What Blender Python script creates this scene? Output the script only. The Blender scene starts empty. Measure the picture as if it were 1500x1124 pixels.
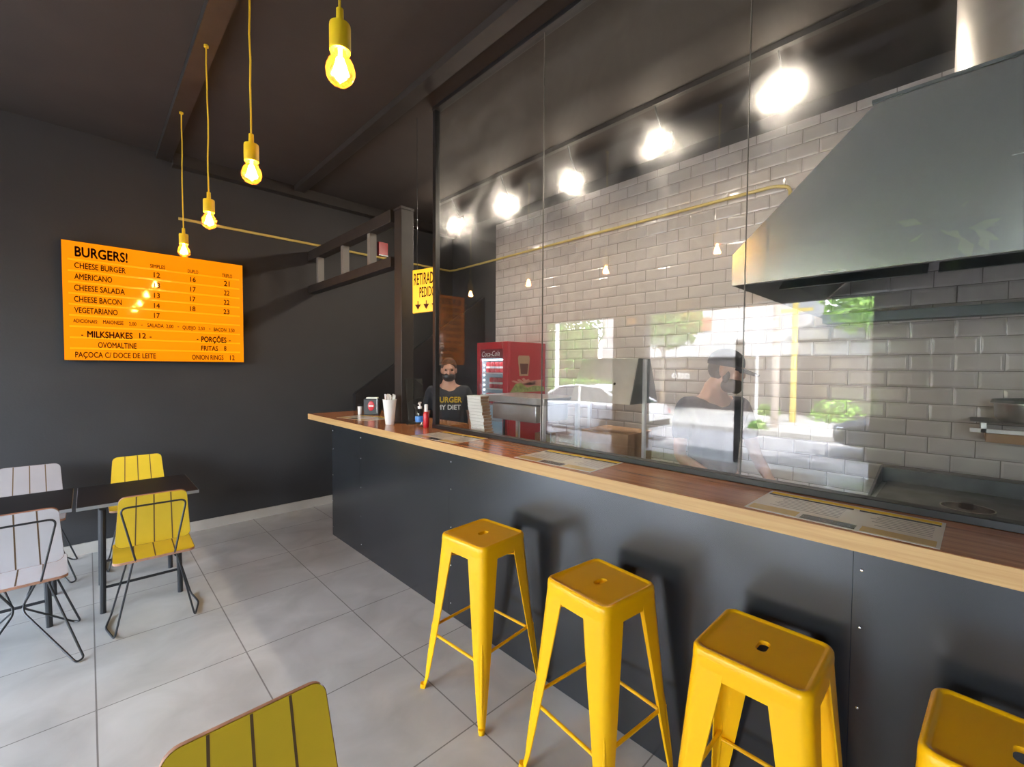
import bpy, bmesh, math, random
from mathutils import Vector, Matrix
random.seed(7)
S = bpy.context.scene
COL = S.collection
PI = math.pi
# ------------------------------------------------------------------ camera, world, sun, exposure
CAM_H = 1.55
cd = bpy.data.cameras.new('camera'); cam = bpy.data.objects.new('camera', cd); COL.objects.link(cam)
S.camera = cam
cd.sensor_fit = 'HORIZONTAL'; cd.sensor_width = 36.0; cd.lens = 643.46 / 1500 * 36.0
cd.clip_start = 0.02; cd.clip_end = 300
yaw, pitch, roll = math.radians(44.034), math.radians(-1.986), math.radians(0.375)
fw = Vector((math.sin(yaw) * math.cos(pitch), math.cos(yaw) * math.cos(pitch), math.sin(pitch)))
rt = Vector((math.cos(yaw), -math.sin(yaw), 0)); up = rt.cross(fw)
r2 = rt * math.cos(roll) + up * math.sin(roll); u2 = up * math.cos(roll) - rt * math.sin(roll)
M3 = Matrix((r2, u2, -fw)).transposed()
cam.matrix_world = Matrix.Translation((0, 0, CAM_H)) @ M3.to_4x4()

S.view_settings.view_transform = 'Standard'; S.view_settings.look = 'None'
S.view_settings.gamma = 1; S.view_settings.use_curve_mapping = False
S.view_settings.exposure = 1.18
S.cycles.max_bounces = 10; S.cycles.diffuse_bounces = 5; S.cycles.glossy_bounces = 5
S.cycles.transparent_max_bounces = 16; S.cycles.transmission_bounces = 6
S.cycles.sample_clamp_indirect = 8.0
S.cycles.caustics_reflective = False; S.cycles.caustics_refractive = False
S.cycles.use_denoising = True

SKY, SUN, LED, BULB, BOARD = 4.1, 27.0, 235.0, 235.0, .42
w = bpy.data.worlds.new('sky'); S.world = w; w.use_nodes = True
nt = w.node_tree; bg = nt.nodes['Background']
st = nt.nodes.new('ShaderNodeTexSky'); st.sky_type = 'NISHITA'; st.sun_disc = False
st.sun_elevation = math.radians(58); st.sun_rotation = math.radians(125); st.altitude = 700; st.dust_density = 2.0
hs = nt.nodes.new('ShaderNodeHueSaturation'); hs.inputs['Saturation'].default_value = .5
nt.links.new(st.outputs[0], hs.inputs['Color']); nt.links.new(hs.outputs[0], bg.inputs[0]); bg.inputs[1].default_value = SKY
sl = bpy.data.lights.new('sun', 'SUN'); sl.energy = SUN; sl.angle = math.radians(0.6); sl.color = (1, .95, .87)
so = bpy.data.objects.new('sun', sl); COL.objects.link(so)
so.rotation_euler = Vector((0.42, -0.30, 0.85)).to_track_quat('Z', 'Y').to_euler()
def portal(y0, y1, z0, z1, x):
    l = bpy.data.lights.new('sky_portal', 'AREA'); l.shape = 'RECTANGLE'; l.size = z1 - z0; l.size_y = y1 - y0
    l.cycles.is_portal = True
    o = bpy.data.objects.new('sky_portal', l); COL.objects.link(o)
    o.location = (x, (y0 + y1) / 2, (z0 + z1) / 2); o.rotation_euler = (0, -PI / 2, 0)
portal(0.9, 4.35, 0.0, 2.6, -4.05)
portal(5.06, 7.0, 0.0, 2.6, -4.05)
portal(-2.1, -1.2, 0.0, 2.6, -4.05)  # the added opening out of view behind the camera

# ------------------------------------------------------------------ materials
def mat(name, color=(.5, .5, .5), rough=.5, metal=0., spec=.5, emit=None, estr=0., bump=0., bscale=40., var=0., vscale=4., coat=0.):
    m = bpy.data.materials.new(name); m.use_nodes = True
    n = m.node_tree; b = n.nodes['Principled BSDF']; L = n.links
    b.inputs['Base Color'].default_value = (*color, 1); b.inputs['Roughness'].default_value = rough
    b.inputs['Metallic'].default_value = metal; b.inputs['Specular IOR Level'].default_value = spec
    b.inputs['Coat Weight'].default_value = coat; b.inputs['Coat Roughness'].default_value = .05
    if emit:
        b.inputs['Emission Color'].default_value = (*emit, 1); b.inputs['Emission Strength'].default_value = estr
    tc = n.nodes.new('ShaderNodeTexCoord')
    if var:
        t = n.nodes.new('ShaderNodeTexNoise'); t.inputs['Scale'].default_value = vscale; t.inputs['Detail'].default_value = 5
        L.new(tc.outputs['Object'], t.inputs['Vector'])
        r = n.nodes.new('ShaderNodeValToRGB')
        r.color_ramp.elements[0].position = .3; r.color_ramp.elements[1].position = .7
        r.color_ramp.elements[0].color = (*[c * (1 - var) for c in color], 1)
        r.color_ramp.elements[1].color = (*[min(1, c * (1 + var)) for c in color], 1)
        L.new(t.outputs['Fac'], r.inputs[0]); L.new(r.outputs[0], b.inputs['Base Color'])
    if bump:
        t = n.nodes.new('ShaderNodeTexNoise'); t.inputs['Scale'].default_value = bscale; t.inputs['Detail'].default_value = 4
        L.new(tc.outputs['Object'], t.inputs['Vector'])
        bp_ = n.nodes.new('ShaderNodeBump'); bp_.inputs['Strength'].default_value = bump; bp_.inputs['Distance'].default_value = .01
        L.new(t.outputs['Fac'], bp_.inputs['Height']); L.new(bp_.outputs[0], b.inputs['Normal'])
    return m

def glass_mat(name, tint=(1, 1, 1), base=.04, rough=0.0, boost=1.0):
    m = bpy.data.materials.new(name); m.use_nodes = True
    n = m.node_tree; L = n.links
    n.nodes.remove(n.nodes['Principled BSDF']); out = n.nodes['Material Output']
    tr = n.nodes.new('ShaderNodeBsdfTransparent'); tr.inputs[0].default_value = (*tint, 1)
    gl = n.nodes.new('ShaderNodeBsdfGlossy'); gl.inputs['Roughness'].default_value = rough
    g = n.nodes.new('ShaderNodeNewGeometry'); d = n.nodes.new('ShaderNodeVectorMath'); d.operation = 'DOT_PRODUCT'
    L.new(g.outputs['Normal'], d.inputs[0]); L.new(g.outputs['Incoming'], d.inputs[1])
    a = n.nodes.new('ShaderNodeMath'); a.operation = 'ABSOLUTE'; L.new(d.outputs['Value'], a.inputs[0])
    s = n.nodes.new('ShaderNodeMath'); s.operation = 'SUBTRACT'; s.inputs[0].default_value = 1; L.new(a.outputs[0], s.inputs[1])
    p = n.nodes.new('ShaderNodeMath'); p.operation = 'POWER'; L.new(s.outputs[0], p.inputs[0]); p.inputs[1].default_value = 5
    q = n.nodes.new('ShaderNodeMath'); q.operation = 'MULTIPLY_ADD'; L.new(p.outputs[0], q.inputs[0])
    q.inputs[1].default_value = boost * (1 - base); q.inputs[2].default_value = boost * base; q.use_clamp = True
    mx = n.nodes.new('ShaderNodeMixShader'); L.new(q.outputs[0], mx.inputs[0]); L.new(tr.outputs[0], mx.inputs[1]); L.new(gl.outputs[0], mx.inputs[2])
    L.new(mx.outputs[0], out.inputs[0])
    return m

def smear(m):
    """wiped, slightly greasy glass: a thin film that scatters a little of what passes through"""
    n = m.node_tree; L = n.links; out = n.nodes['Material Output']; old = out.inputs[0].links[0].from_socket
    tc = n.nodes.new('ShaderNodeTexCoord'); t = n.nodes.new('ShaderNodeTexNoise'); t.inputs['Scale'].default_value = 2.6; t.inputs['Detail'].default_value = 7; t.inputs['Distortion'].default_value = 3.0
    L.new(tc.outputs['Object'], t.inputs['Vector'])
    for ior, lo, hi in ((1.009, .008, .010), (1.028, .010, .028), (1.07, .010, .085)):
        rf = n.nodes.new('ShaderNodeBsdfRefraction'); rf.inputs['IOR'].default_value = ior; rf.inputs['Roughness'].default_value = 1.0; rf.inputs[0].default_value = (1, 1, 1, 1)
        mr = n.nodes.new('ShaderNodeMapRange'); mr.inputs[1].default_value = .38; mr.inputs[2].default_value = .70; mr.inputs[3].default_value = lo; mr.inputs[4].default_value = hi
        L.new(t.outputs['Fac'], mr.inputs[0]); mx = n.nodes.new('ShaderNodeMixShader')
        L.new(mr.outputs[0], mx.inputs[0]); L.new(old, mx.inputs[1]); L.new(rf.outputs[0], mx.inputs[2]); old = mx.outputs[0]
    L.new(old, out.inputs[0])
    return m
def uv_from_object(n, ax):
    """object coordinates with two chosen axes as x, y"""
    tc = n.nodes.new('ShaderNodeTexCoord'); sp = n.nodes.new('ShaderNodeSeparateXYZ'); cb = n.nodes.new('ShaderNodeCombineXYZ')
    n.links.new(tc.outputs['Object'], sp.inputs[0])
    n.links.new(sp.outputs[ax[0]], cb.inputs[0]); n.links.new(sp.outputs[ax[1]], cb.inputs[1])
    return cb.outputs[0]

def brick_node(n, vec, bw, bh, mortar, smooth, offs, shift, c1, c2, cm):
    mp = n.nodes.new('ShaderNodeMapping'); mp.inputs['Location'].default_value = (*shift, 0)
    n.links.new(vec, mp.inputs[0])
    b = n.nodes.new('ShaderNodeTexBrick'); n.links.new(mp.outputs[0], b.inputs['Vector'])
    b.offset = offs; b.offset_frequency = 2; b.squash = 1
    b.inputs['Scale'].default_value = 1; b.inputs['Brick Width'].default_value = bw; b.inputs['Row Height'].default_value = bh
    b.inputs['Mortar Size'].default_value = mortar; b.inputs['Mortar Smooth'].default_value = smooth
    b.inputs['Color1'].default_value = (*c1, 1); b.inputs['Color2'].default_value = (*c2, 1); b.inputs['Mortar'].default_value = (*cm, 1)
    return b

def metro_tile():
    m = mat('metro_tile', (.8, .78, .75), .12); n = m.node_tree; b = n.nodes['Principled BSDF']
    v = uv_from_object(n, (1, 2))
    c = brick_node(n, v, .2, .1, .0022, .1, .5, (-.053, -.05), (.55, .505, .475), (.515, .475, .445), (.20, .182, .17))
    h = brick_node(n, v, .2, .1, .016, 1.0, .5, (-.053, -.05), (1, 1, 1), (1, 1, 1), (0, 0, 0))
    n.links.new(c.outputs['Color'], b.inputs['Base Color'])
    bu = n.nodes.new('ShaderNodeBump'); bu.inputs['Strength'].default_value = .55; bu.inputs['Distance'].default_value = .006; bu.invert = True
    n.links.new(h.outputs['Fac'], bu.inputs['Height']); n.links.new(bu.outputs[0], b.inputs['Normal'])
    return m

def floor_tile():
    m = mat('floor_tile', (.7, .7, .68), .36); n = m.node_tree; b = n.nodes['Principled BSDF']
    v = uv_from_object(n, (0, 1))
    c = brick_node(n, v, .592, .614, .0032, .1, 0, (0, -.217), (.53, .525, .50), (.495, .49, .465), (.20, .19, .175))
    t = n.nodes.new('ShaderNodeTexNoise'); t.inputs['Scale'].default_value = 3.2; t.inputs['Detail'].default_value = 6; t.inputs['Distortion'].default_value = .6
    n.links.new(v, t.inputs['Vector'])
    r = n.nodes.new('ShaderNodeValToRGB'); r.color_ramp.elements[0].position = .3; r.color_ramp.elements[1].position = .72
    r.color_ramp.elements[0].color = (.80, .80, .79, 1); r.color_ramp.elements[1].color = (1.12, 1.12, 1.12, 1)
    n.links.new(t.outputs['Fac'], r.inputs[0])
    mx = n.nodes.new('ShaderNodeMix'); mx.data_type = 'RGBA'; mx.blend_type = 'MULTIPLY'; mx.inputs[0].default_value = 1
    n.links.new(c.outputs['Color'], mx.inputs[6]); n.links.new(r.outputs[0], mx.inputs[7])
    n.links.new(mx.outputs[2], b.inputs['Base Color'])
    return m

def wood_mat(name, c0, c1, rough, scale=(22, 1.0, 22), coat=0.):
    m = mat(name, c0, rough, coat=coat); n = m.node_tree; b = n.nodes['Principled BSDF']
    tc = n.nodes.new('ShaderNodeTexCoord'); mp = n.nodes.new('ShaderNodeMapping'); mp.inputs['Scale'].default_value = scale
    n.links.new(tc.outputs['Object'], mp.inputs[0])
    t = n.nodes.new('ShaderNodeTexNoise'); t.inputs['Scale'].default_value = 1.6; t.inputs['Detail'].default_value = 7; t.inputs['Roughness'].default_value = .62
    t.inputs['Distortion'].default_value = .35
    n.links.new(mp.outputs[0], t.inputs['Vector'])
    r = n.nodes.new('ShaderNodeValToRGB'); r.color_ramp.elements[0].position = .32; r.color_ramp.elements[1].position = .68
    r.color_ramp.elements[0].color = (*c0, 1); r.color_ramp.elements[1].color = (*c1, 1)
    n.links.new(t.outputs['Fac'], r.inputs[0]); n.links.new(r.outputs[0], b.inputs['Base Color'])
    return m

def steel_mat(name, color=(.55, .56, .55), rough=.32, scale=(3, 3, 120)):
    m = mat(name, color, rough, metal=1.0); n = m.node_tree; b = n.nodes['Principled BSDF']
    tc = n.nodes.new('ShaderNodeTexCoord'); mp = n.nodes.new('ShaderNodeMapping'); mp.inputs['Scale'].default_value = scale
    n.links.new(tc.outputs['Object'], mp.inputs[0])
    t = n.nodes.new('ShaderNodeTexNoise'); t.inputs['Scale'].default_value = 2; t.inputs['Detail'].default_value = 4
    n.links.new(mp.outputs[0], t.inputs['Vector'])
    mr = n.nodes.new('ShaderNodeMapRange'); mr.inputs[3].default_value = rough * .8; mr.inputs[4].default_value = rough * 1.25
    n.links.new(t.outputs['Fac'], mr.inputs[0]); n.links.new(mr.outputs[0], b.inputs['Roughness'])
    return m

MT = {}
MT['wall'] = mat('charcoal_wall_paint', (.029, .0285, .0295), .7, bump=.08, bscale=90, var=.1, vscale=2)
MT['ceil'] = mat('dark_ceiling_paint', (.030, .023, .019), .8, bump=.05, bscale=60, var=.12, vscale=3)
MT['beam'] = mat('dark_brown_steel', (.024, .020, .018), .5, var=.2, vscale=9)
MT['tile'] = metro_tile()
MT['floor'] = floor_tile()
MT['skirt'] = mat('beige_tile', (.46, .43, .38), .5, var=.06)
MT['panel'] = mat('black_panel', (.015, .0165, .019), .26, spec=1.0, bump=.02, bscale=9, var=.2, vscale=2.5)
MT['seam'] = mat('seam_grey', (.10, .10, .105), .6)
MT['screw'] = mat('screw_zinc', (.8, .8, .8), .25, metal=1)
MT['wood'] = wood_mat('walnut_laminate', (.24, .085, .030), (.47, .20, .075), .17, (26, 1.1, 26))
MT['oak'] = wood_mat('oak_edge', (.45, .265, .10), (.56, .36, .155), .45, (40, 2.0, 60))
MT['glass'] = smear(glass_mat('screen_glass', (.985, .99, .985), .042))
MT['bulbglass'] = glass_mat('amber_glass', (1., .78, .45), .05)
n_ = MT['bulbglass'].node_tree; o_ = n_.nodes['Material Output']; old_ = o_.inputs[0].links[0].from_socket
tl_ = n_.nodes.new('ShaderNodeBsdfTranslucent'); tl_.inputs[0].default_value = (1, .38, .06, 1)
mx_ = n_.nodes.new('ShaderNodeMixShader'); mx_.inputs[0].default_value = .035
n_.links.new(old_, mx_.inputs[1]); n_.links.new(tl_.outputs[0], mx_.inputs[2]); n_.links.new(mx_.outputs[0], o_.inputs[0])
MT['clear'] = glass_mat('clear_plastic', (.93, .95, .95), .05, boost=1.1)
MT['frame'] = mat('black_aluminium', (.012, .012, .013), .35, spec=.5)
MT['yel'] = mat('yellow_enamel', (.90, .48, .003), .32, spec=.4)
MT['yelc'] = mat('yellow_laminate', (.76, .53, .028), .45, var=.05, vscale=6)
MT['whc'] = mat('white_laminate', (.62, .61, .63), .42, var=.03, vscale=6)
MT['greyc'] = mat('pale_grey_laminate', (.36, .33, .325), .45, var=.05, vscale=6)
MT['ply'] = mat('plywood_edge', (.42, .22, .14), .6, var=.2, vscale=30)
MT['groove'] = mat('groove_brown', (.13, .075, .03), .7)
MT['wire'] = mat('black_steel_wire', (.022, .024, .027), .4)
MT['tabletop'] = mat('black_table_laminate', (.012, .012, .013), .45, spec=.3, var=.1)
MT['tableedge'] = mat('grey_table_edge', (.26, .28, .29), .5)
MT['cord'] = mat('yellow_cord', (.88, .60, .03), .6)
MT['sock'] = mat('yellow_silicone', (.92, .62, .015), .45)
MT['fil'] = mat('filament', (1, .7, .3), .5, emit=(1, .60, .22), estr=BULB)
MT['board'] = mat('orange_lightbox', (.45, .09, .003), .05, emit=(1.0, .275, .0012), estr=BOARD)
MT['boardrail'] = mat('orange_rail', (.55, .22, .005), .25, emit=(.92, .36, .002), estr=BOARD * .72)
MT['boardtext'] = mat('dark_red_letters', (.085, .010, .004), .6, spec=.2)
MT['sign'] = mat('yellow_lightbox', (.8, .5, .02), .3, emit=(1, .50, .012), estr=.34)
MT['black'] = mat('black_plastic', (.012, .012, .013), .4)
MT['blacksoft'] = mat('black_cloth', (.020, .022, .028), .9, bump=.1, bscale=120)
MT['navy'] = mat('dark_navy_cloth', (.016, .020, .032), .9, bump=.1, bscale=120)
MT['steel'] = steel_mat('brushed_steel')
MT['hood'] = steel_mat('hood_steel', (.40, .43, .415), .24, (2, 2, 40))
MT['hood'].node_tree.nodes['Principled BSDF'].inputs['Metallic'].default_value = .75
MT['galv'] = mat('galvanised_sheet', (.50, .51, .49), .4, metal=.35, var=.06, vscale=6)
MT['duct'] = steel_mat('duct_steel', (.70, .68, .65), .34, (60, 60, 1))
MT['duct'].node_tree.nodes['Principled BSDF'].inputs['Metallic'].default_value = .85
MT['hooddark'] = mat('dark_steel', (.13, .155, .155), .45, metal=.5)  # darker grey-green than the hood steel
MT['iron'] = mat('griddle_iron', (.16, .165, .16), .4, metal=.5, var=.4, vscale=6)
MT['pipe'] = mat('yellow_gas_pipe', (.62, .48, .13), .5)
MT['red'] = mat('fridge_red', (.42, .018, .025), .35)
MT['brightred'] = mat('can_red', (.60, .02, .03), .3)  # stronger red than the fridge, no glow of its own
MT['green'] = mat('can_green', (.02, .35, .12), .3)
MT['white'] = mat('white_paper', (.82, .82, .80), .7)
MT['whitepl'] = mat('white_plastic', (.85, .85, .85), .35)
MT['card'] = mat('brown_cardboard', (.38, .23, .13), .8, var=.1, vscale=20)
MT['greyspacer'] = mat('light_grey_paint', (.17, .165, .155), .6)
MT['led'] = mat('flood_led', (1, 1, 1), .5, emit=(1, .87, .70), estr=LED)
MT['fridgeled'] = mat('fridge_led', (1, 1, 1), .5, emit=(.75, .9, 1), estr=5)
MT['fridgein'] = mat('fridge_lining', (.55, .62, .66), .5, emit=(.6, .8, .95), estr=.05)  # faint glow given to the lining itself, in place of light from the LEDs
MT['skin'] = mat('skin', (.50, .27, .19), .5, var=.06, vscale=20)
MT['hair'] = mat('dark_hair', (.018, .012, .010), .7, bump=.4, bscale=150)
MT['eye'] = mat('eye', (.05, .03, .02), .2)
MT['denim'] = mat('dark_trousers', (.03, .035, .045), .9)
MT['yelprint'] = mat('yellow_print', (.72, .48, .02), .6)
MT['lettuce'] = mat('lettuce_green', (.26, .31, .09), .6, var=.4, vscale=30)
MT['flesh'] = mat('printed_hand', (.55, .25, .18), .6)
MT['bluelabel'] = mat('blue_label', (.05, .22, .60), .4)
MT['menu_w'] = mat('menu_pale', (.62, .58, .50), .16)
MT['menu_y'] = mat('menu_yellow', (.80, .52, .02), .16)
MT['menu_b'] = mat('menu_ochre', (.55, .40, .16), .16)
MT['menu_k'] = mat('menu_dark', (.045, .045, .045), .16)
MT['menu_t'] = mat('menu_textgrey', (.28, .27, .25), .16)
# outdoors
MT['asphalt'] = mat('asphalt', (.26, .26, .27), .85, var=.15, vscale=1.2)
MT['pave'] = mat('concrete_pavement', (.40, .385, .355), .85, var=.12, vscale=1.5)
MT['kerb'] = mat('kerb_stone', (.40, .385, .36), .8)
MT['plaster_dark'] = mat('dark_brown_plaster', (.085, .070, .062), .85, var=.1, vscale=1)
MT['plaster_pale'] = mat('pale_plaster', (.36, .355, .35), .85, var=.06, vscale=.8)
MT['brickband'] = mat('terracotta_band', (.34, .14, .085), .85)
MT['roof'] = mat('roof_slate', (.12, .13, .14), .7)
MT['leaf'] = mat('leaf_green', (.11, .22, .045), .6, var=.5, vscale=3)
MT['leafl'] = mat('leaf_light_green', (.22, .38, .07), .6, var=.4, vscale=4)
MT['bark'] = mat('bark', (.20, .16, .12), .9, var=.3, vscale=8)
MT['polewood'] = mat('weathered_pole', (.36, .30, .25), .9, var=.2, vscale=5)
MT['polegrey'] = mat('concrete_pole', (.55, .54, .52), .8)
MT['poleyel'] = mat('yellow_pole', (.55, .42, .10), .7)
MT['carwhite'] = mat('white_car_paint', (.80, .82, .85), .2, coat=1)
MT['cardark'] = mat('dark_car_paint', (.05, .055, .07), .2, coat=1)
MT['carglass'] = mat('car_glass', (.02, .025, .03), .05, spec=.8)
MT['tyre'] = mat('tyre_rubber', (.02, .02, .02), .85)
MT['rim'] = mat('alloy_rim', (.65, .65, .66), .3, metal=.8)
MT['tail'] = mat('tail_light', (.5, .02, .02), .2)
MT['graff'] = mat('white_graffiti', (.8, .8, .8), .8)
MT['flower'] = mat('pink_flowers', (.65, .2, .18), .7)

# ------------------------------------------------------------------ builders
class MB:
    def __init__(s): s.bm = bmesh.new()
    def box(s, c, d, rz=0, rot=None):
        M = Matrix.Translation(c) @ (rot.to_4x4() if rot else Matrix.Rotation(rz, 4, 'Z')) @ Matrix.Diagonal((*d, 1))
        bmesh.ops.create_cube(s.bm, size=1, matrix=M); return s
    def b2(s, lo, hi):
        return s.box([(a + b) / 2 for a, b in zip(lo, hi)], [abs(b - a) for a, b in zip(lo, hi)])
    def tube(s, pts, r, n=8, closed=False, cap=True):
        pts = [Vector(p) for p in pts]; m = len(pts)
        rr = r if isinstance(r, (list, tuple)) else [r] * m
        rings = []; prev = None
        for i in range(m):
            a = pts[(i - 1) % m] if (closed or i) else pts[i]; b = pts[(i + 1) % m] if (closed or i < m - 1) else pts[i]
            t = (b - a).normalized()
            if prev is None:
                q = Vector((0, 0, 1)) if abs(t.z) < .9 else Vector((1, 0, 0)); x = t.cross(q).normalized()
            else:
                x = (prev - t * prev.dot(t))
                x = x.normalized() if x.length > 1e-6 else t.orthogonal().normalized()
            prev = x; y = t.cross(x)
            rings.append([s.bm.verts.new(pts[i] + (x * math.cos(2 * PI * k / n) + y * math.sin(2 * PI * k / n)) * rr[i]) for k in range(n)])
        for i in range(m if closed else m - 1):
            A, B = rings[i], rings[(i + 1) % m]
            for k in range(n): s.bm.faces.new((A[k], A[(k + 1) % n], B[(k + 1) % n], B[k]))
        if cap and not closed:
            s.bm.faces.new(rings[0][::-1]); s.bm.faces.new(rings[-1])
        return s
    def lathe(s, prof, n=24, c=(0, 0, 0)):
        c = Vector(c); rings = []
        for r, z in prof:
            if r < 1e-5: rings.append([s.bm.verts.new(c + Vector((0, 0, z)))])
            else: rings.append([s.bm.verts.new(c + Vector((r * math.cos(2 * PI * k / n), r * math.sin(2 * PI * k / n), z))) for k in range(n)])
        for A, B in zip(rings, rings[1:]):
            for k in range(n):
                k2 = (k + 1) % n
                if len(A) == 1 and len(B) == 1: continue
                if len(A) == 1: s.bm.faces.new((A[0], B[k2], B[k]))
                elif len(B) == 1: s.bm.faces.new((A[k], A[k2], B[0]))
                else: s.bm.faces.new((A[k], A[k2], B[k2], B[k]))
        return s
    def prism(s, poly, vec):
        """polygon (3d points) swept by vec"""
        vec = Vector(vec); A = [s.bm.verts.new(Vector(p)) for p in poly]; B = [s.bm.verts.new(Vector(p) + vec) for p in poly]
        n = len(A); s.bm.faces.new(A[::-1]); s.bm.faces.new(B)
        for k in range(n): s.bm.faces.new((A[k], A[(k + 1) % n], B[(k + 1) % n], B[k]))
        return s
    def loft(s, rings, cap=True, closed=True):
        R = [[s.bm.verts.new(Vector(p)) for p in r] for r in rings]; n = len(R[0])
        for A, B in zip(R, R[1:]):
            for k in range(n if closed else n - 1): s.bm.faces.new((A[k], A[(k + 1) % n], B[(k + 1) % n], B[k]))
        if cap: s.bm.faces.new(R[0][::-1]); s.bm.faces.new(R[-1])
        return s
    def sph(s, c, r, seg=16, rot=None):
        r = r if isinstance(r, (tuple, list)) else (r, r, r)
        M = Matrix.Translation(c) @ (rot.to_4x4() if rot else Matrix.Identity(4)) @ Matrix.Diagonal((*r, 1))
        bmesh.ops.create_uvsphere(s.bm, u_segments=seg, v_segments=max(6, seg * 2 // 3), radius=1, matrix=M); return s
    def build(s, name, m, parent=None, loc=None, bevel=0., smooth=35, seg=2):
        bmesh.ops.recalc_face_normals(s.bm, faces=s.bm.faces)
        me = bpy.data.meshes.new(name); s.bm.to_mesh(me); s.bm.free()
        if smooth:
            for p in me.polygons: p.use_smooth = True
            me.set_sharp_from_angle(angle=math.radians(smooth))
        me.materials.append(m)
        o = bpy.data.objects.new(name, me); COL.objects.link(o)
        if parent: o.parent = parent
        if loc is not None: o.location = loc
        if bevel:
            b = o.modifiers.new('bevel', 'BEVEL'); b.width = bevel; b.segments = seg; b.limit_method = 'ANGLE'; b.angle_limit = math.radians(40)
        return o

def tag(o, label, cat, group=None, kind=None):
    o['label'] = label; o['category'] = cat
    if group: o['group'] = group
    if kind: o['kind'] = kind
    return o
def thing(name, label, cat, loc=(0, 0, 0), rz=0, group=None):
    o = bpy.data.objects.new(name, None); COL.objects.link(o); o.location = loc; o.rotation_euler = (0, 0, rz)
    o.empty_display_size = .05
    return tag(o, label, cat, group)
def struct(o, label=None, cat=None):
    o['kind'] = 'structure'
    if label: o['label'] = label
    if cat: o['category'] = cat
    return o
def dup(root, loc, rz, label, group=None):
    r = root.copy(); COL.objects.link(r); r.location = loc; r.rotation_euler = (0, 0, rz); r['label'] = label
    if group: r['group'] = group
    for ch in list(root.children):
        c = ch.copy(); COL.objects.link(c); c.parent = r
        for g in list(ch.children):
            d = g.copy(); COL.objects.link(d); d.parent = c
    return r

_cap = None
def text_obj(name, s, m, origin, xd, ud, width=None, cap=.05, parent=None, bold=0.0, align='L', extrude=.001, xscale=None, mirror=False):
    """lettering as a mesh: baseline origin, x direction, up direction, total width, cap height"""
    global _cap
    def conv(t, off=0.):
        c = bpy.data.curves.new('t', 'FONT'); c.body = t; c.size = 1; c.offset = off; c.resolution_u = 3; c.extrude = 0
        o = bpy.data.objects.new('t', c); COL.objects.link(o); bpy.context.view_layer.update()
        dg = bpy.context.evaluated_depsgraph_get(); me = bpy.data.meshes.new_from_object(o.evaluated_get(dg))
        bpy.data.objects.remove(o); bpy.data.curves.remove(c); return me
    if _cap is None: _cap = max(v.co.y for v in conv('H').vertices)
    me = conv(s)
    if bold:                                                       # heavier strokes: the outline repeated a little to each side
        bm = bmesh.new(); bm.from_mesh(me); src = list(bm.faces)
        for dx, dy in ((-bold, 0), (bold, 0), (0, -bold), (0, bold)):
            r = bmesh.ops.duplicate(bm, geom=src)
            for e in r['geom']:
                if isinstance(e, bmesh.types.BMVert): e.co.x += dx; e.co.y += dy
        bm.to_mesh(me); bm.free()
    x0 = min(v.co.x for v in me.vertices); x1 = max(v.co.x for v in me.vertices)
    sy = cap / _cap; sx = (width / (x1 - x0)) if width else sy * (xscale or .7)
    xd = Vector(xd).normalized(); ud = Vector(ud).normalized(); nd = xd.cross(ud); o0 = Vector(origin)
    sh = {'L': 0, 'C': -.5 * (x1 - x0), 'R': -(x1 - x0)}[align]
    for v in me.vertices:
        X = (v.co.x - x0 + sh) * sx; 
        if mirror: X = -X
        v.co = o0 + xd * X + ud * (v.co.y * sy)
    bm = bmesh.new(); bm.from_mesh(me)
    if extrude:
        r = bmesh.ops.extrude_face_region(bm, geom=list(bm.faces))
        for e in r['geom']:
            if isinstance(e, bmesh.types.BMVert): e.co += nd * extrude
        bmesh.ops.recalc_face_normals(bm, faces=bm.faces)
    bm.to_mesh(me); bm.free(); me.name = name
    me.materials.clear(); me.materials.append(m)
    o = bpy.data.objects.new(name, me); COL.objects.link(o)
    if parent: o.parent = parent
    return o

# ------------------------------------------------------------------ the room shell
XK, YB, XS, ZC = 3.677, 5.005, -4.07, 3.43
struct(MB().b2((XS - .2, -4.1, -.08), (XK + .1, 7.6, 0)).build('floor', MT['floor'], smooth=0))
struct(MB().b2((XS - .25, -4.1, ZC), (XK + .2, 7.6, ZC + .15)).build('ceiling', MT['ceil'], smooth=0))
struct(MB().b2((-1.88, YB, 0), (XK + .1, YB + .15, ZC)).build('wall_back', MT['wall'], smooth=0))
struct(MB().b2((XK, -4.1, 0), (XK + .12, YB, ZC)).build('wall_kitchen', MT['wall'], smooth=0))
struct(MB().b2((XK - .012, -4.0, 0), (XK, 4.09, 3.315)).build('wall_tiled', MT['tile'], smooth=0))
rw = MB().b2((XS - .2, -4.2, 0), (XK + .1, -4.1, ZC))
struct(rw.build('wall_rear', MT['wall'], smooth=0))
struct(MB().b2((XS - .2, 7.5, 0), (-1.73, 7.6, ZC)).build('wall_far', MT['wall'], smooth=0))
struct(MB().b2((-1.88, YB + .15, 0), (-1.73, 7.5, ZC)).build('wall_side', MT['wall'], smooth=0))
f = MB()
f.b2((XS - .2, -4.1, 2.6), (XS, 7.5, ZC))           # lintel over the open front
f.b2((XS - .2, -4.1, 0), (XS, -2.1, 2.6)); f.b2((XS - .2, -1.2, 0), (XS, .91, 2.6))  # gap behind the camera is added to let more daylight onto chairs and stools
f.b2((XS - .2, 4.34, 0), (XS, 5.06, 2.6)); f.b2((XS - .2, 7.0, 0), (XS, 7.5, 2.6))
struct(f.build('wall_front', MT['wall'], smooth=0))
struct(MB().b2((XS - .12, 2.58, 0), (XS - .04, 2.70, 2.05)).build('trim_1', MT['frame'], smooth=0))
struct(MB().b2((-1.88, YB - .014, 0), (XK, YB, .09)).build('baseboard_back', MT['skirt'], smooth=0))
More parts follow.
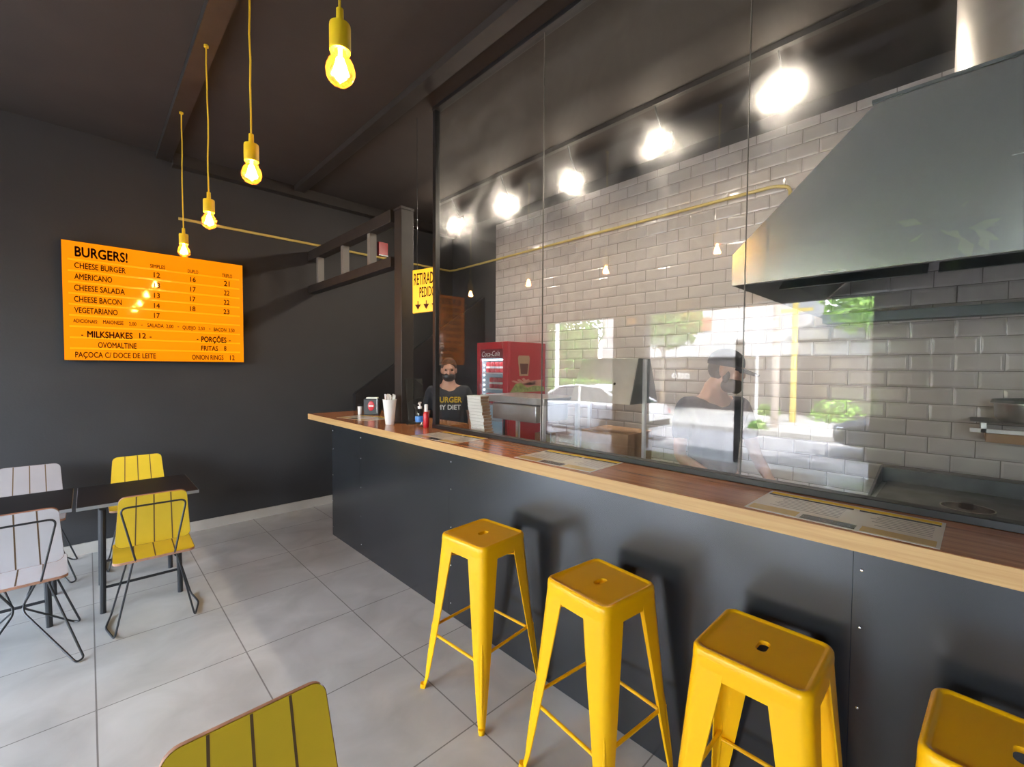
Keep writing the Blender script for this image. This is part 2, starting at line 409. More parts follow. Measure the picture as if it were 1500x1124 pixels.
struct(MB().b2((.47, -4, ZC - .055), (.575, YB, ZC)).build('ceiling_beam', MT['beam'], smooth=0))
struct(MB().b2((1.58, -4, ZC - .05), (1.68, YB, ZC)).build('ceiling_beam', MT['beam'], smooth=0))
struct(MB().b2((.58, YB - .10, ZC - .10), (XK, YB, ZC)).build('ceiling_beam', MT['beam'], smooth=0))

# ------------------------------------------------------------------ counter
CT, CX = 1.107, 1.497          # worktop height, front edge
t = thing('counter', 'long black counter base under the wooden worktop', 'counter', (1.607, 0, 0))
ys = [4.04, 3.47, 2.22, .215, -1.9]
for a, b in zip(ys, ys[1:]):
    p = MB().b2((0, b + .0006, .0), (.02, a - .0006, CT - .05)).build('front_panel', MT['panel'], t, smooth=0)
    for yy in (a - .02,):
        for z in (.08, .32, .56, .80, .97):
            MB().sph((-.001, yy, z), (.0025, .0045, .0045), 8).build('screw', MT['screw'], p)
MB().b2((.02, 4.02, 0), (.55, 4.04, CT - .05)).build('end_panel', MT['panel'], t, smooth=0)
MB().b2((.021, -1.9, 0), (.03, 4.02, CT - .052)).build('seam_backing', MT['seam'], t, smooth=0)
t = thing('worktop', 'brown wood grain worktop with pale oak edge on the black counter', 'worktop', (CX, 0, CT))
MB().prism([(.004, -1.9, -.05), (.42, -1.9, -.05), (.42, 2.74, -.05), (.68, 2.74, -.05), (.68, 4.33, -.05), (.004, 4.33, -.05)], (0, 0, .05)).build('slab', MT['wood'], t, smooth=0)
e = MB().b2((0, -1.9, -.05), (.004, 4.334, -.001)); e.b2((.004, 4.33, -.05), (.68, 4.334, -.001))
e.build('edge_band', MT['oak'], t, smooth=0)

t = thing('steel_ledge', 'brushed steel ledge behind the glass screen', 'ledge', (1.93, 0, 0))
MB().b2((0, -1.9, 1.045), (.25, 2.72, 1.06)).build('ledge_top', MT['steel'], t, smooth=0)
for yy in (-1.8, -.3, 1.2, 2.6): MB().b2((.05, yy, 0), (.08, yy + .03, 1.045)).build('leg', MT['steel'], t, smooth=0)

# ------------------------------------------------------------------ kitchen glass screen
GX = 1.85
t = thing('glass_screen', 'tall glass screen in a black frame standing on the worktop', 'glass screen', (GX, 0, CT))
seams = [2.71, 1.671, .611, -.45, -1.5]
for a, b in zip(seams, seams[1:]):
    MB().b2((-.004, b + .002, .02), (.004, a - .002, ZC - CT - .012)).build('glass_pane', MT['glass'], t, smooth=0)
for yy in seams[1:-1]:
    MB().b2((-.004, yy - .0011, .02), (.0042, yy + .0011, ZC - CT - .02)).build('seam_seal', mat('seal', (.16, .15, .13), .4), t, smooth=0)
MB().b2((-.025, -1.9, 0), (.025, 2.735, .024)).build('bottom_rail', MT['frame'], t, bevel=.002)
MB().b2((-.02, 2.70, .0), (.02, 2.735, ZC - CT)).build('side_rail', MT['frame'], t, bevel=.002)
MB().b2((-.025, -1.9, ZC - CT - .03), (.025, 2.735, ZC - CT)).build('top_rail', MT['frame'], t, bevel=.002)

# ------------------------------------------------------------------ bar stools
def stool_leg():
    m = MB(); rings = []
    H = .735
    for i in range(13):
        u = i / 12; z = H * (1 - u)
        o = .148 + (.205 - .148) * u                     # outer corner offset
        if u > .93: o += .004
        wd = (.078 * (1 - u) ** .85 + .020)              # flange width
        rc = min(.034, wd * .62); th = .004
        out = []; inn = []
        def sect(o_, w_, r_):
            L = [(o_ - w_, o_)]
            for k in range(7):
                a = PI / 2 - k / 6 * PI / 2
                L.append((o_ - r_ + r_ * math.cos(a), o_ - r_ + r_ * math.sin(a)))
            L.append((o_, o_ - w_)); return L
        out = sect(o, wd, rc); inn = sect(o - th, wd - th * .6, max(.006, rc - th))[::-1]
        # the stool's feet splay from the seat: shear is in o itself
        rings.append([(x, y, z) for x, y in out + inn])
    m.loft(rings)
    # pressed rib down the lower half of the corner
    rp = []
    for i in range(7):
        u = .52 + .40 * i / 6; z = H * (1 - u); o = .148 + .057 * u; wd = .078 * (1 - u) ** .85 + .02; rc = min(.034, wd * .62)
        c = o - rc + rc * .7071
        rp.append((c - .001, c - .001, z))
    m.tube(rp, [.002, .0055, .0065, .0065, .006, .005, .002], 8)
    m.tube([(.203, .203, .02), (.2055, .2055, .0)], [.014, .013], 12)
    return m
def stool_seat():
    m = MB(); h = .150; r = .036
    def rr(hh, rad, z, n=7):
        L = []
        for cx, cy, a0 in ((hh - rad, hh - rad, 0), (-hh + rad, hh - rad, PI / 2), (-hh + rad, -hh + rad, PI), (hh - rad, -hh + rad, 1.5 * PI)):
            for k in range(n):
                a = a0 + k / (n - 1) * PI / 2; L.append((cx + rad * math.cos(a), cy + rad * math.sin(a), z))
        return L
    rings = [rr(h, r, .690), rr(h, r, .735), rr(h - .001, r, .750), rr(h - .005, r - .004, .757), rr(h - .011, r - .010, .760),
             rr(h - .016, r - .014, .7585), rr(h - .020, r - .017, .7552), rr(h - .024, r - .019, .7545), rr(h - .034, r - .024, .7545), rr(h - .06, .05, .7545)]
    hole = []
    for cx, a0 in ((.016, -PI / 2), (-.016, PI / 2)):
        for k in range(14):
            a = a0 + k / 13 * PI; hole.append((.0145 * math.sin(a) * 0 + cx + .0145 * math.cos(a), .0145 * math.sin(a), .7545))
    n = len(rings[0])
    # align the hole ring with the outer ring by angle
    ho = sorted(hole, key=lambda p: math.atan2(p[1], p[0]) % (2 * PI)); ou = rings[-1]
    k0 = min(range(n), key=lambda k: math.atan2(ou[k][1], ou[k][0]) % (2 * PI))
    hr = [None] * n
    for k in range(n): hr[(k0 + k) % n] = ho[k]
    dn = [(x * .96, y * .96, .742) for x, y, z in hr]
    m.loft(rings + [hr, dn], cap=False)
    # underside so the pan has thickness
    m.loft([rr(h, r, .690), rr(h - .004, r - .004, .690), rr(h - .005, r - .004, .748), [(x * 1.0, y, .748) for x, y, z in hr], dn], cap=False)
    return m
t = thing('bar_stool', 'yellow metal bar stool standing farthest along the counter', 'bar stool', (1.36, 1.60, 0), math.radians(4), 'yellow bar stools at the counter')
stool_seat().build('seat', MT['yel'], t, smooth=50)
for k in range(4):
    o = stool_leg().build('leg', MT['yel'], t, smooth=50); o.rotation_euler = (0, 0, k * PI / 2)
for k in range(4):
    z = .30 if k % 2 else .27; o_ = .148 + .057 * (1 - z / .735) - .008
    m = MB(); m.tube([(o_ - .004, -o_ + .012, z), (o_ - .004, o_ - .012, z)], .0068, 10)
    m.box((o_ - .002, -o_ + .014, z), (.008, .03, .014)); m.box((o_ - .002, o_ - .014, z), (.008, .03, .014))
    o = m.build('footrest', MT['yel'], t); o.rotation_euler = (0, 0, k * PI / 2)
for s in (1, -1):
    MB().box((0, 0, .665 + .012 * s), (.34, .018, .004), rz=s * PI / 4).build('cross_brace', MT['yel'], t, smooth=0)
dup(t, (1.366, .93, 0), math.radians(-6), 'yellow metal bar stool, second in the row from the menu board end')
dup(t, (1.385, .385, 0), math.radians(0), 'yellow metal bar stool, third in the row from the menu board end')
dup(t, (1.378, -.105, 0), math.radians(-3), 'yellow metal bar stool nearest the camera, cut off by the picture corner')

# ------------------------------------------------------------------ chairs
def plank(wid, dep, th, taper=1.0, rad=.035):
    """rounded board in the xy plane, centred; taper scales the width at +y"""
    L = []
    for sx, sy, a0 in ((1, 1, 0), (-1, 1, PI / 2), (-1, -1, PI), (1, -1, 1.5 * PI)):
        k = taper if sy > 0 else 1
        for i in range(7):
            a = a0 + i / 6 * PI / 2
            L.append((sx * (wid / 2 * k - rad) + rad * math.cos(a), sy * (dep / 2 - rad) + rad * math.sin(a), 0))
    return L
def board_part(name, m, parent, wid, dep, th, taper, M, both=True):
    b = MB(); L = plank(wid, dep, th, taper)
    b.loft([[(x, y, z + dz) for x, y, z in L] for dz in (-th / 2, th / 2)])
    bm = b.bm; bmesh.ops.transform(bm, matrix=M, verts=bm.verts)
    o = b.build(name, m, parent, smooth=30)
    e = MB(); Lo = [(x * 1.0, y, z) for x, y, z in L]
    outr = [[(x * (1 + .0016 / wid * 2), y * (1 + .0016 / dep * 2), dz) for x, y, z in L] for dz in (-th * .46, th * .46)]
    e.loft(outr, cap=False); bmesh.ops.transform(e.bm, matrix=M, verts=e.bm.verts)
    e.build('plywood_edge', MT['ply'], o)
    g = MB()
    for i in (-1, 0, 1):
        for sd in (1, -1):
            w0 = i * wid / 4
            poly = [(w0 - .003, -dep / 2 + .001, sd * (th / 2 + .0004)), (w0 + .003, -dep / 2 + .001, sd * (th / 2 + .0004)),
                    (w0 * taper + .003, dep / 2 - .001, sd * (th / 2 + .0004)), (w0 * taper - .003, dep / 2 - .001, sd * (th / 2 + .0004))]
            g.prism(poly, (0, 0, -sd * .0016))
    bmesh.ops.transform(g.bm, matrix=M, verts=g.bm.verts)
    g.build('plank_joint', MT['groove'], o, smooth=0)
    return o
def bez(pts, n=6):
    """round the corners of a polyline"""
    P = [Vector(p) for p in pts]; out = [P[0]]
    for a, b, c in zip(P, P[1:], P[2:]):
        d = min(.035, (b - a).length * .45, (c - b).length * .45)
        p0 = b + (a - b).normalized() * d; p2 = b + (c - b).normalized() * d
        for i in range(n + 1):
            u = i / n; out.append(p0 * (1 - u) ** 2 + b * 2 * u * (1 - u) + p2 * u * u)
    out.append(P[-1]); return out
def chair(name, label, m, loc, rz, legs, group=None):
    """origin on the floor under the seat; the sitter faces +y"""
    t = thing(name, label, 'chair', loc, rz, group)
    board_part('seat', m, t, .37, .38, .015, 1.0, Matrix.Translation((0, 0, .447)))
    tilt = math.radians(101)
    board_part('backrest', m, t, .345, .305, .015, .90 if legs == 'loop' else .92, Matrix.Translation((0, -.115, .657)) @ Matrix.Rotation(tilt, 4, 'X'))
    # wire support: from under the rear of the seat up behind the backrest
    f = MB()
    f.tube(bez([(-.075, .02, .434), (-.085, -.192, .434), (-.150, -.178, .755), (.150, -.178, .755), (.085, -.192, .434), (.075, .02, .434)]), .0052, 8)
    f.build('back_wire', MT['wire'], t)
    for s in (-1, 1):
        g = MB()
        if legs == 'loop':
            pts = [(s * .07, -.16, .434), (s * .185, -.12, .012)]
            arc = [(s * (.185 + .028 * math.sin(PI * k / 8)), -.12 + .36 * k / 8, .006 if 0 < k < 8 else .010) for k in range(9)]
            g.tube(bez([(s * .10, -.17, .434), (s * .185, -.13, .008), (s * .225, .05, .006), (s * .20, .22, .008), (s * .10, .13, .434)], 8), .0052, 8)
            g.tube([(s * .10, -.17, .4345), (s * .10, .13, .4345)], .005, 8)
            g.build('leg', MT['wire'], t)
        else:
            for sy in (-1, 1):
                h = MB()
                h.tube(bez([(s * .11, sy * .15, .434), (s * .235, sy * .24, .006), (s * .205, sy * .265, .006), (s * .012, sy * .02, .26), (s * .075, -sy * .10, .434)], 6), .0052, 8)
                h.build('leg', MT['wire'], t)
    return t
g_y = 'chairs at the two black tables'
chair('yellow_chair', 'yellow plank chair seen from behind at the near side of the table', MT['yelc'], (.27, 3.415, 0), math.radians(-2), 'loop', g_y)
chair('white_chair', 'white plank chair seen from behind, beside the near yellow chair', MT['whc'], (-.285, 3.43, 0), math.radians(2), 'hairpin', g_y)
chair('yellow_chair', 'yellow plank chair against the wall behind the table', MT['yelc'], (.285, 4.62, 0), PI, 'loop', g_y)
chair('grey_chair', 'pale grey plank chair against the wall behind the table', MT['greyc'], (-.32, 4.64, 0), PI, 'hairpin', g_y)
chair('yellow_chair', 'yellow plank chair closest to the camera, only its backrest in view', MT['yelc'], (.238, .905, 0), PI, 'loop')

# ------------------------------------------------------------------ tables
def table(label, loc, rz):
    t = thing('square_table', label, 'table', loc, rz, 'black square tables by the menu wall')
    tp = MB().b2((-.3, -.3, .676), (.3, .3, .70)).build('tabletop', MT['tabletop'], t, bevel=.003)
    e = MB()
    e.b2((-.302, -.302, .677), (.302, -.3, .697)); e.b2((-.302, .3, .677), (.302, .302, .697))
    e.b2((-.302, -.3, .677), (-.3, .3, .697)); e.b2((.3, -.3, .677), (.302, .3, .697))
    e.build('edge_strip', MT['tableedge'], tp, smooth=0)
    for sx in (-1, 1):
        for sy in (-1, 1):
            MB().tube([(sx * .185, sy * .25, .66), (sx * .195, sy * .25, .0)], [.0165, .0155], 10).build('leg', MT['wire'], t)
        MB().b2((sx * .185 - .016, -.27, .655), (sx * .185 + .016, .27, .676)).build('top_bar', MT['wire'], t, smooth=0)
    for sy in (-1, 1):
        MB().tube([(-.192, sy * .25, .16), (.192, sy * .25, .16)], .009, 8).build('stretcher', MT['wire'], t)
    return t
table('black square table holding the pair of yellow chairs', (.237, 3.965, 0), 0)
table('black square table between the white chair and the pale grey chair', (-.385, 3.985, 0), 0)

# ------------------------------------------------------------------ pendant lamps
BX = .522
def pendant(label, y, zb):
    """zb: height of the bulb centre; the lamp hangs from the ceiling beam"""
    top = ZC - .055
    t = thing('pendant_lamp', label, 'pendant lamp', (BX, y, top), 0, 'row of yellow pendant lamps')
    z = zb - top
    w_ = [(random.uniform(-.003, .003) if 0 < i < 8 else 0, random.uniform(-.003, .003) if 0 < i < 8 else 0, (z + .15) * i / 8) for i in range(9)]
    MB().tube(w_, .0038, 8).build('cord', MT['cord'], t)
    MB().tube([(0, 0, 0), (0, 0, -.012)], .012, 12).build('hook', MT['cord'], t)
    MB().lathe([(0, z + .155), (.0095, z + .155), (.0105, z + .115), (.0275, z + .112), (.0285, z + .105), (.0285, z + .047), (.027, z + .040), (.018, z + .040), (.017, z + .06), (0, z + .06)], 24).build('socket', MT['sock'], t, smooth=40)
    b = MB().lathe([(.013, z + .05), (.0145, z + .038), (.024, z + .024), (.036, z + .004), (.0395, z - .012), (.036, z - .030), (.024, z - .045), (.010, z - .052), (0, z - .053)], 24).build('bulb', MT['bulbglass'], t)
    fl = MB(); fl.tube([(0, 0, z + .05), (0, 0, z + .02)], .005, 8)
    for k in range(6):
        a = k * PI / 3
        fl.tube([(.006 * math.cos(a), .006 * math.sin(a), z + .020), (.019 * math.cos(a + .5), .019 * math.sin(a + .5), z - .024)], .0048, 6)
    fl.build('filament', MT['fil'], b)
pendant('yellow pendant lamp hanging right in front of the menu board', 3.98, 2.395)
pendant('yellow pendant lamp, second from the menu board', 3.06, 2.395)
pendant('yellow pendant lamp, third from the menu board', 2.15, 2.385)
pendant('yellow pendant lamp nearest the camera with the largest bulb', 1.235, 2.385)

# ------------------------------------------------------------------ menu board
t = thing('menu_board', 'glowing orange burger menu board on the charcoal wall', 'menu board', (-.13, YB, 1.59))
MB().b2((0, -.072, 0), (1.238, 0, .945)).build('housing', MT['black'], t, smooth=0)
bo = MB().b2((.003, -.075, .003), (1.235, -.0722, .942)).build('face', MT['board'], t, smooth=0)
for z in (2.388, 2.300, 2.211, 2.122, 2.037, 1.950, 1.862, 1.774, 1.688):
    MB().b2((.035, -.083, z - 1.59 - .008), (1.205, -.0751, z - 1.59 + .006)).build('letter_rail', MT['boardrail'], t, smooth=0)
P0 = Vector((0, 0, CAM_H))
def ray(px, py, ax, val):
    d = fw + r2 * (px - 750) / 643.46 - u2 * (py - 562) / 643.46
    k = (val - P0[ax]) / d[ax]; return P0 + d * k
def bline(s, xl, yt, yb, xr, bold=.022):
    A = ray(80 + xl / 5.172, 340 + yt / 5.172, 1, 4.922); B = ray(80 + xl / 5.172, 340 + yb / 5.172, 1, 4.922)
    C = ray(80 + xr / 5.172, 340 + yb / 5.172 + 0, 1, 4.922)
    text_obj('lettering', s, MT['boardtext'], (A.x + .13, 4.922 - YB - .002, B.z - 1.59), (1, 0, 0), (0, 0, 1), C.x - A.x, A.z - B.z, t, bold, extrude=0)
for a in [('BURGERS!', 150, 108, 180, 553, .03), ('CHEESE BURGER', 148, 228, 270, 538), ('AMERICANO', 148, 312, 355, 436), ('CHEESE SALADA', 146, 398, 440, 532),
          ('CHEESE BACON', 146, 484, 526, 508), ('VEGETARIANO', 148, 568, 610, 478),
          ('12', 750, 305, 343, 800), ('13', 752, 383, 420, 800), ('13', 752, 460, 498, 798), ('14', 752, 538, 575, 798), ('17', 752, 613, 650, 798),
          ('16', 1027, 340, 375, 1070), ('17', 1027, 415, 450, 1070), ('17', 1025, 488, 523, 1068), ('18', 1025, 563, 598, 1068),
          ('21', 1282, 370, 408, 1326), ('22', 1282, 442, 478, 1325), ('22', 1280, 514, 550, 1325), ('23', 1278, 585, 620, 1325),
          ('SIMPLES', 722, 242, 268, 838), ('DUPLO', 1008, 283, 308, 1088), ('TRIPLO', 1268, 315, 341, 1345),
          ('ADICIONAIS:', 140, 658, 684, 328), ('MAIONESE', 366, 668, 696, 522), ('2,00', 562, 682, 708, 620), ('-', 652, 688, 712, 668),
          ('SALADA  2,00', 702, 692, 719, 900), ('-', 930, 702, 726, 945), ('QUEIJO  2,50', 968, 710, 736, 1138), ('-', 1168, 718, 742, 1182), ('BACON  3,50', 1205, 725, 751, 1363),
          ('-', 200, 755, 795, 218), ('MILKSHAKES', 246, 750, 797, 592, .032), ('12', 640, 765, 805, 694), ('-', 718, 772, 808, 736),
          ('OVOMALTINE', 328, 835, 877, 622), ('PAÇOCA C/ DOCE DE LEITE', 155, 908, 949, 768),
          ('-', 1075, 790, 825, 1090), ('PORÇÕES', 1110, 792, 832, 1302, .032), ('-', 1320, 800, 836, 1335),
          ('FRITAS', 1110, 862, 897, 1238), ('8', 1282, 865, 899, 1302), ('ONION RINGS', 1040, 930, 966, 1280), ('12', 1328, 935, 971, 1365)]:
    bline(*a)

# ------------------------------------------------------------------ steel post, landing frame, stair wall, pickup sign, pipe
t = thing('steel_post', 'dark square steel post standing at the far end of the worktop', 'post', (1.83, 3.14, CT))
MB().b2((-.055, -.055, .006), (.055, .055, 1.68)).build('shaft', MT['beam'], t, bevel=.004)
MB().b2((-.058, -.058, 1.68), (.058, .058, 1.70)).build('cap_plate', MT['beam'], t, smooth=0)
MB().b2((-.065, -.065, 0), (.065, .065, .006)).build('base_plate', MT['beam'], t, smooth=0)
t = thing('landing_frame', 'dark steel ladder frame running from the post to the back wall', 'steel frame', (1.79, 3.2, 2.3))
MB().b2((-.045, 0, .05), (.045, YB - 3.195, .13)).build('chord', MT['beam'], t, bevel=.003)
MB().b2((-.045, 0, .40), (.045, YB - 3.195, .50)).build('chord', MT['beam'], t, bevel=.003)
for y in (.38, .93, 1.55):
    MB().b2((-.03, y, .13), (.03, y + .05, .40)).build('spacer', MT['greyspacer'], t, smooth=0)
m = MB(); A = ray(521, 577, 1, 4.3); B = ray(637.7, 489.5, 1, 4.3); sl_ = (B.z - A.z) / (B.x - A.x); xe = 3.66
m.prism([(A.x, 4.3, 0), (xe, 4.3, 0), (xe, 4.3, A.z + sl_ * (xe - A.x)), (A.x, 4.3, A.z)], (0, .06, 0))
tag(m.build('stair_wall', MT['black'], smooth=0), 'black half wall with sloping top beside the back wall stairs', 'stair wall')
t = thing('staircase', 'dark steps rising behind the sloping black half wall', 'stairs', (2.0, 4.37, 0))
for k in range(9):
    MB().b2((.1 + .17 * k, .0, .14 * k + .06), (.31 + .17 * k, .60, .14 * k + .10)).build('tread', MT['beam'], t, smooth=0)
MB().prism([(.08, .02, 0), (.3, .02, 0), (1.66, .02, 1.1), (1.66, .02, 1.26), (1.50, .02, 1.22)], (0, .04, 0)).build('stringer', MT['beam'], t, smooth=0)
MB().prism([(.08, .54, 0), (.3, .54, 0), (1.66, .54, 1.1), (1.66, .54, 1.26), (1.50, .54, 1.22)], (0, .04, 0)).build('stringer', MT['beam'], t, smooth=0)
# pickup sign hangs at an angle beside the post
A = ray(605, 397, 1, 2.95); d2 = Vector((r2.x, r2.y, 0)).normalized()
t = thing('pickup_sign', 'small lit yellow order pickup sign beside the steel post', 'sign', A)
t.rotation_euler = (0, 0, math.atan2(d2.y, d2.x))
def sgn(u, v): return (u, -.014, v)
tl = .16
MB().prism([(0, -.012, 0), (.19, -.012, .19 * tl), (.19, -.012, -.322 + .19 * .13), (0, -.012, -.322)], (0, .03, 0)).build('panel', MT['sign'], t, smooth=0)
sx_ = (1, 0, .14)
text_obj('lettering', 'RETIRADA', MT['boardtext'], (.010, -.0135, -.112), sx_, (0, 0, 1), .176, .086, t, .01, extrude=0)
text_obj('lettering', 'PEDIDOS', MT['boardtext'], (.052, -.0135, -.202), sx_, (0, 0, 1), .135, .074, t, .01, extrude=0)
ar = MB()
for k in range(3):
    x = .040 + .063 * k; z = -.262 + x * .10
    ar.prism([(x - .022, -.0135, z), (x, -.0135, z - .038), (x + .022, -.0135, z + .003)], (0, .001, 0)); ar.prism([(x - .003, -.0135, z), (x + .003, -.0135, z), (x + .003, -.0135, z + .028), (x - .003, -.0135, z + .028)], (0, .001, 0))
ar.build('arrows', MT['boardtext'], t, smooth=0)
MB().tube([(.03, .01, 0), (.03, .01, ZC - A.z)], .002, 6).build('hanger', MT['wire'], t)
MB().tube([(.17, .01, .01), (.17, .01, ZC - A.z)], .002, 6).build('hanger', MT['wire'], t)
m = MB(); zp = 2.885
m.tube(bez([(.62, YB - .013, zp), (XK - .05, YB - .013, zp), (XK - .05, 4.95, zp), (XK - .03, 4.90, zp), (XK - .03, 1.02, zp + .01), (XK - .03, .92, zp - .02), (XK - .03, .88, 2.3)]), .0125, 10)
tag(m.build('gas_pipe', MT['pipe']), 'thin yellow gas pipe running along the back wall and tiled wall', 'pipe')
t = thing('alarm_box', 'small red box on the back wall seen through the landing frame', 'alarm box', (2.62, YB, 2.99))
MB().b2((-.06, -.03, -.08), (.06, .03, .08)).build('case', MT['red'], t, bevel=.004)
MB().b2((-.06, -.032, -.085), (.06, -.0305, -.07)).build('stripe', MT['white'], t, smooth=0)

# ------------------------------------------------------------------ things on the worktop
def menu(label, c, w_, d_, rz):
    """laminated placemat menu, long side along y"""
    t = thing('placemat_menu', label, 'menu', (*c, CT), rz, 'laminated menus on the worktop')
    MB().b2((-d_ / 2, -w_ / 2, 0), (d_ / 2, w_ / 2, .0009)).build('sheet', MT['menu_w'], t, smooth=0)
    x1 = d_ / 2 - .006; h = w_ / 2 - .008; z = .0009
    def blk(n, m, a, b, c_, d): MB().b2((a, c_, z), (b, d, z + .0003)).build(n, m, t, smooth=0)
    blk('header_band', MT['menu_y'], x1 - .030, x1, -h, h)
    blk('title_bar', MT['menu_k'], x1 - .050, x1 - .034, -.02, h); blk('title_bar', MT['menu_k'], x1 - .050, x1 - .034, -h, -.035)
    blk('photo_block', MT['menu_k'], -x1 + .004, -x1 + .05, -h * .25, h * .35)
    blk('colour_block', MT['menu_b'], -x1 + .004, -x1 + .06, h * .4, h); blk('colour_block', MT['menu_b'], -x1 + .004, -x1 + .055, -h, -h * .3)
    lines = MB()
    for k in range(7):
        xx = x1 - .068 - .018 * k
        for a, b in ((-h * .02, h * .93), (-h * .95, -h * .25)):
            lines.b2((xx - .003, a, z), (xx + .003, b - random.uniform(0, .05), z + .0003))
    lines.build('text_lines', MT['menu_t'], t, smooth=0)
    return t
menu('laminated menu sheet on the worktop nearest the camera', (1.655, .258), .455, .275, math.radians(-1))
menu('laminated menu sheet on the worktop, second from the camera', (1.668, 1.335), .45, .28, math.radians(2))
menu('laminated menu sheet on the worktop beside the sanitiser bottle', (1.655, 2.29), .43, .28, math.radians(3))
menu('laminated menu sheet on the worktop at its far end', (1.745, 3.66), .43, .27, math.radians(12))
# paper cup of wrapped straws
t = thing('straw_cup', 'tall white cup packed with paper straws in front of the post', 'cup', (1.685, 3.11, CT))
MB().lathe([(0, .002), (.030, 0), (.032, .004), (.052, .19), (.054, .195), (.050, .195), (.031, .012), (0, .012)], 28).build('cup', MT['white'], t)
s_ = MB()
for k in range(34):
    a = random.uniform(0, 2 * PI); r = .046 * math.sqrt(random.random()); h = .225 + random.uniform(-.012, .012)
    s_.tube([(r * .5 * math.cos(a), r * .5 * math.sin(a), .014), (r * math.cos(a), r * math.sin(a), h)], .0045, 6)
s_.build('straws', MT['white'], t)
# napkin box with red oval badge
t = thing('napkin_box', 'black napkin box with a red oval badge at the worktop end', 'napkin box', (1.92, 3.87, CT), math.radians(-40))
MB().b2((-.07, -.05, 0), (.07, .05, .15)).build('case', MT['black'], t, bevel=.006)
MB().sph((-.0, -.050, .085), (.030, .004, .045), 20).build('badge', MT['brightred'], t)
MB().b2((-.022, -.0555, .078), (.022, -.052, .092)).build('badge_stripe', MT['white'], t, smooth=0)
MB().b2((-.05, -.03, .15), (.05, .03, .162)).build('napkins', MT['white'], t, smooth=0)
MB().tube([(.055, -.052, .02), (.055, -.052, .15)], .004, 8).build('chrome_bar', MT['steel'], t)
t = thing('toothpick_cup', 'tiny white cup beside the black napkin box', 'cup', (1.84, 3.96, CT))
MB().lathe([(0, .002), (.020, 0), (.022, .075), (.0195, .075), (.018, .006), (0, .006)], 20).build('cup', MT['white'], t)
s_ = MB()
for k in range(9):
    a = k * .7; s_.tube([(.006 * math.cos(a), .006 * math.sin(a), .008), (.016 * math.cos(a), .016 * math.sin(a), .10)], .0012, 5)
s_.build('toothpicks', MT['wire'], t)
# round napkin dispenser
t = thing('round_dispenser', 'round black dispenser with a small red badge behind the post', 'dispenser', (1.95, 3.23, CT), math.radians(-45))
m = MB(); m.lathe([(0, -.045), (.060, -.045), (.066, -.035), (.066, .035), (.060, .045), (0, .045)], 28)
bmesh.ops.transform(m.bm, matrix=Matrix.Translation((0, 0, .067)) @ Matrix.Rotation(PI / 2, 4, 'X'), verts=m.bm.verts)
m.build('drum', MT['black'], t)
MB().sph((0, -.046, .072), (.026, .003, .034), 20).build('badge', MT['brightred'], t); MB().sph((.002, -.0485, .078), (.012, .002, .014), 12).build('badge_mark', MT['white'], t)
# acrylic divider
t = thing('acrylic_divider', 'clear acrylic sheet leaning on the worktop beside the post', 'divider', (1.96, 3.02, CT), 0)
m = MB(); m.b2((-.16, -.002, 0), (.0, .002, .36)); bmesh.ops.transform(m.bm, matrix=Matrix.Rotation(math.radians(-10), 4, 'X'), verts=m.bm.verts); m.build('sheet', MT['clear'], t, smooth=0)
MB().b2((-.17, -.02, -.0), (.01, .02, .008)).build('foot', MT['black'], t, smooth=0)
# sanitiser pump bottle
t = thing('sanitiser_bottle', 'clear pump bottle with a blue label beside the glass screen', 'bottle', (1.80, 2.86, CT))
MB().lathe([(0, .002), (.032, 0), (.034, .006), (.034, .10), (.030, .115), (.014, .128), (.014, .135), (0, .135)], 24).build('bottle', MT['clear'], t)
MB().lathe([(.0345, .035), (.0348, .036), (.0348, .075), (.0345, .076)], 24).build('label', MT['bluelabel'], t)
b = MB(); b.lathe([(0, .135), (.016, .135), (.016, .152), (.006, .154), (.006, .172), (.012, .174), (.012, .184), (0, .185)], 16); b.tube([(0, 0, .180), (-.022, -.02, .180), (-.030, -.027, .172)], .0045, 8)
b.build('pump', MT['whitepl'], t)
t = thing('sauce_bottle', 'red bottle with a white cap against the screen frame', 'bottle', (1.80, 2.775, CT))
MB().lathe([(0, .002), (.020, 0), (.022, .006), (.022, .10), (.018, .112), (.012, .118), (0, .118)], 20).build('bottle', MT['brightred'], t)
MB().lathe([(0, .118), (.013, .118), (.014, .165), (.011, .172), (0, .172)], 20).build('cap', MT['whitepl'], t)
# stack of paper burger boxes behind the glass
n_b = 13
pos = [(2.01 + .010 * math.sin(k * .32), 2.375 + .016 * math.sin(k * .26) + .004 * k, 1.061 + .0225 * k) for k in range(n_b)]
base = thing('burger_box', 'white paper burger box at the very bottom of the leaning stack', 'box', pos[0], 0, 'leaning stack of burger boxes')
b = MB(); b.loft([[(-.036, -.072, 0), (.036, -.072, 0), (.036, .072, 0), (-.036, .072, 0)], [(-.040, -.077, .0215), (.040, -.077, .0215), (.040, .077, .0215), (-.040, .077, .0215)]])
b.build('tray', MT['white'], base, smooth=0)
MB().prism([(-.034, -.0745, .0005), (.034, -.0745, .0005), (.039, -.0785, .0215), (-.039, -.0785, .0215)], (0, .0015, 0)).build('brown_side', MT['card'], base, smooth=0)
MB().b2((-.0405, -.077, .0200), (.0402, .077, .0214)).build('lid_edge', mat('lid_grey', (.45, .45, .43), .7), base, smooth=0)
ords = ['second', 'third', 'fourth', 'fifth', 'sixth', 'seventh', 'eighth', 'ninth', 'tenth', 'eleventh', 'twelfth']
for k in range(1, n_b):
    lab = 'white paper burger box on the very top of the leaning stack' if k == n_b - 1 else 'white paper burger box, %s from the bottom of the leaning stack' % ords[k - 1]
    dup(base, pos[k], random.uniform(-.05, .05), lab)

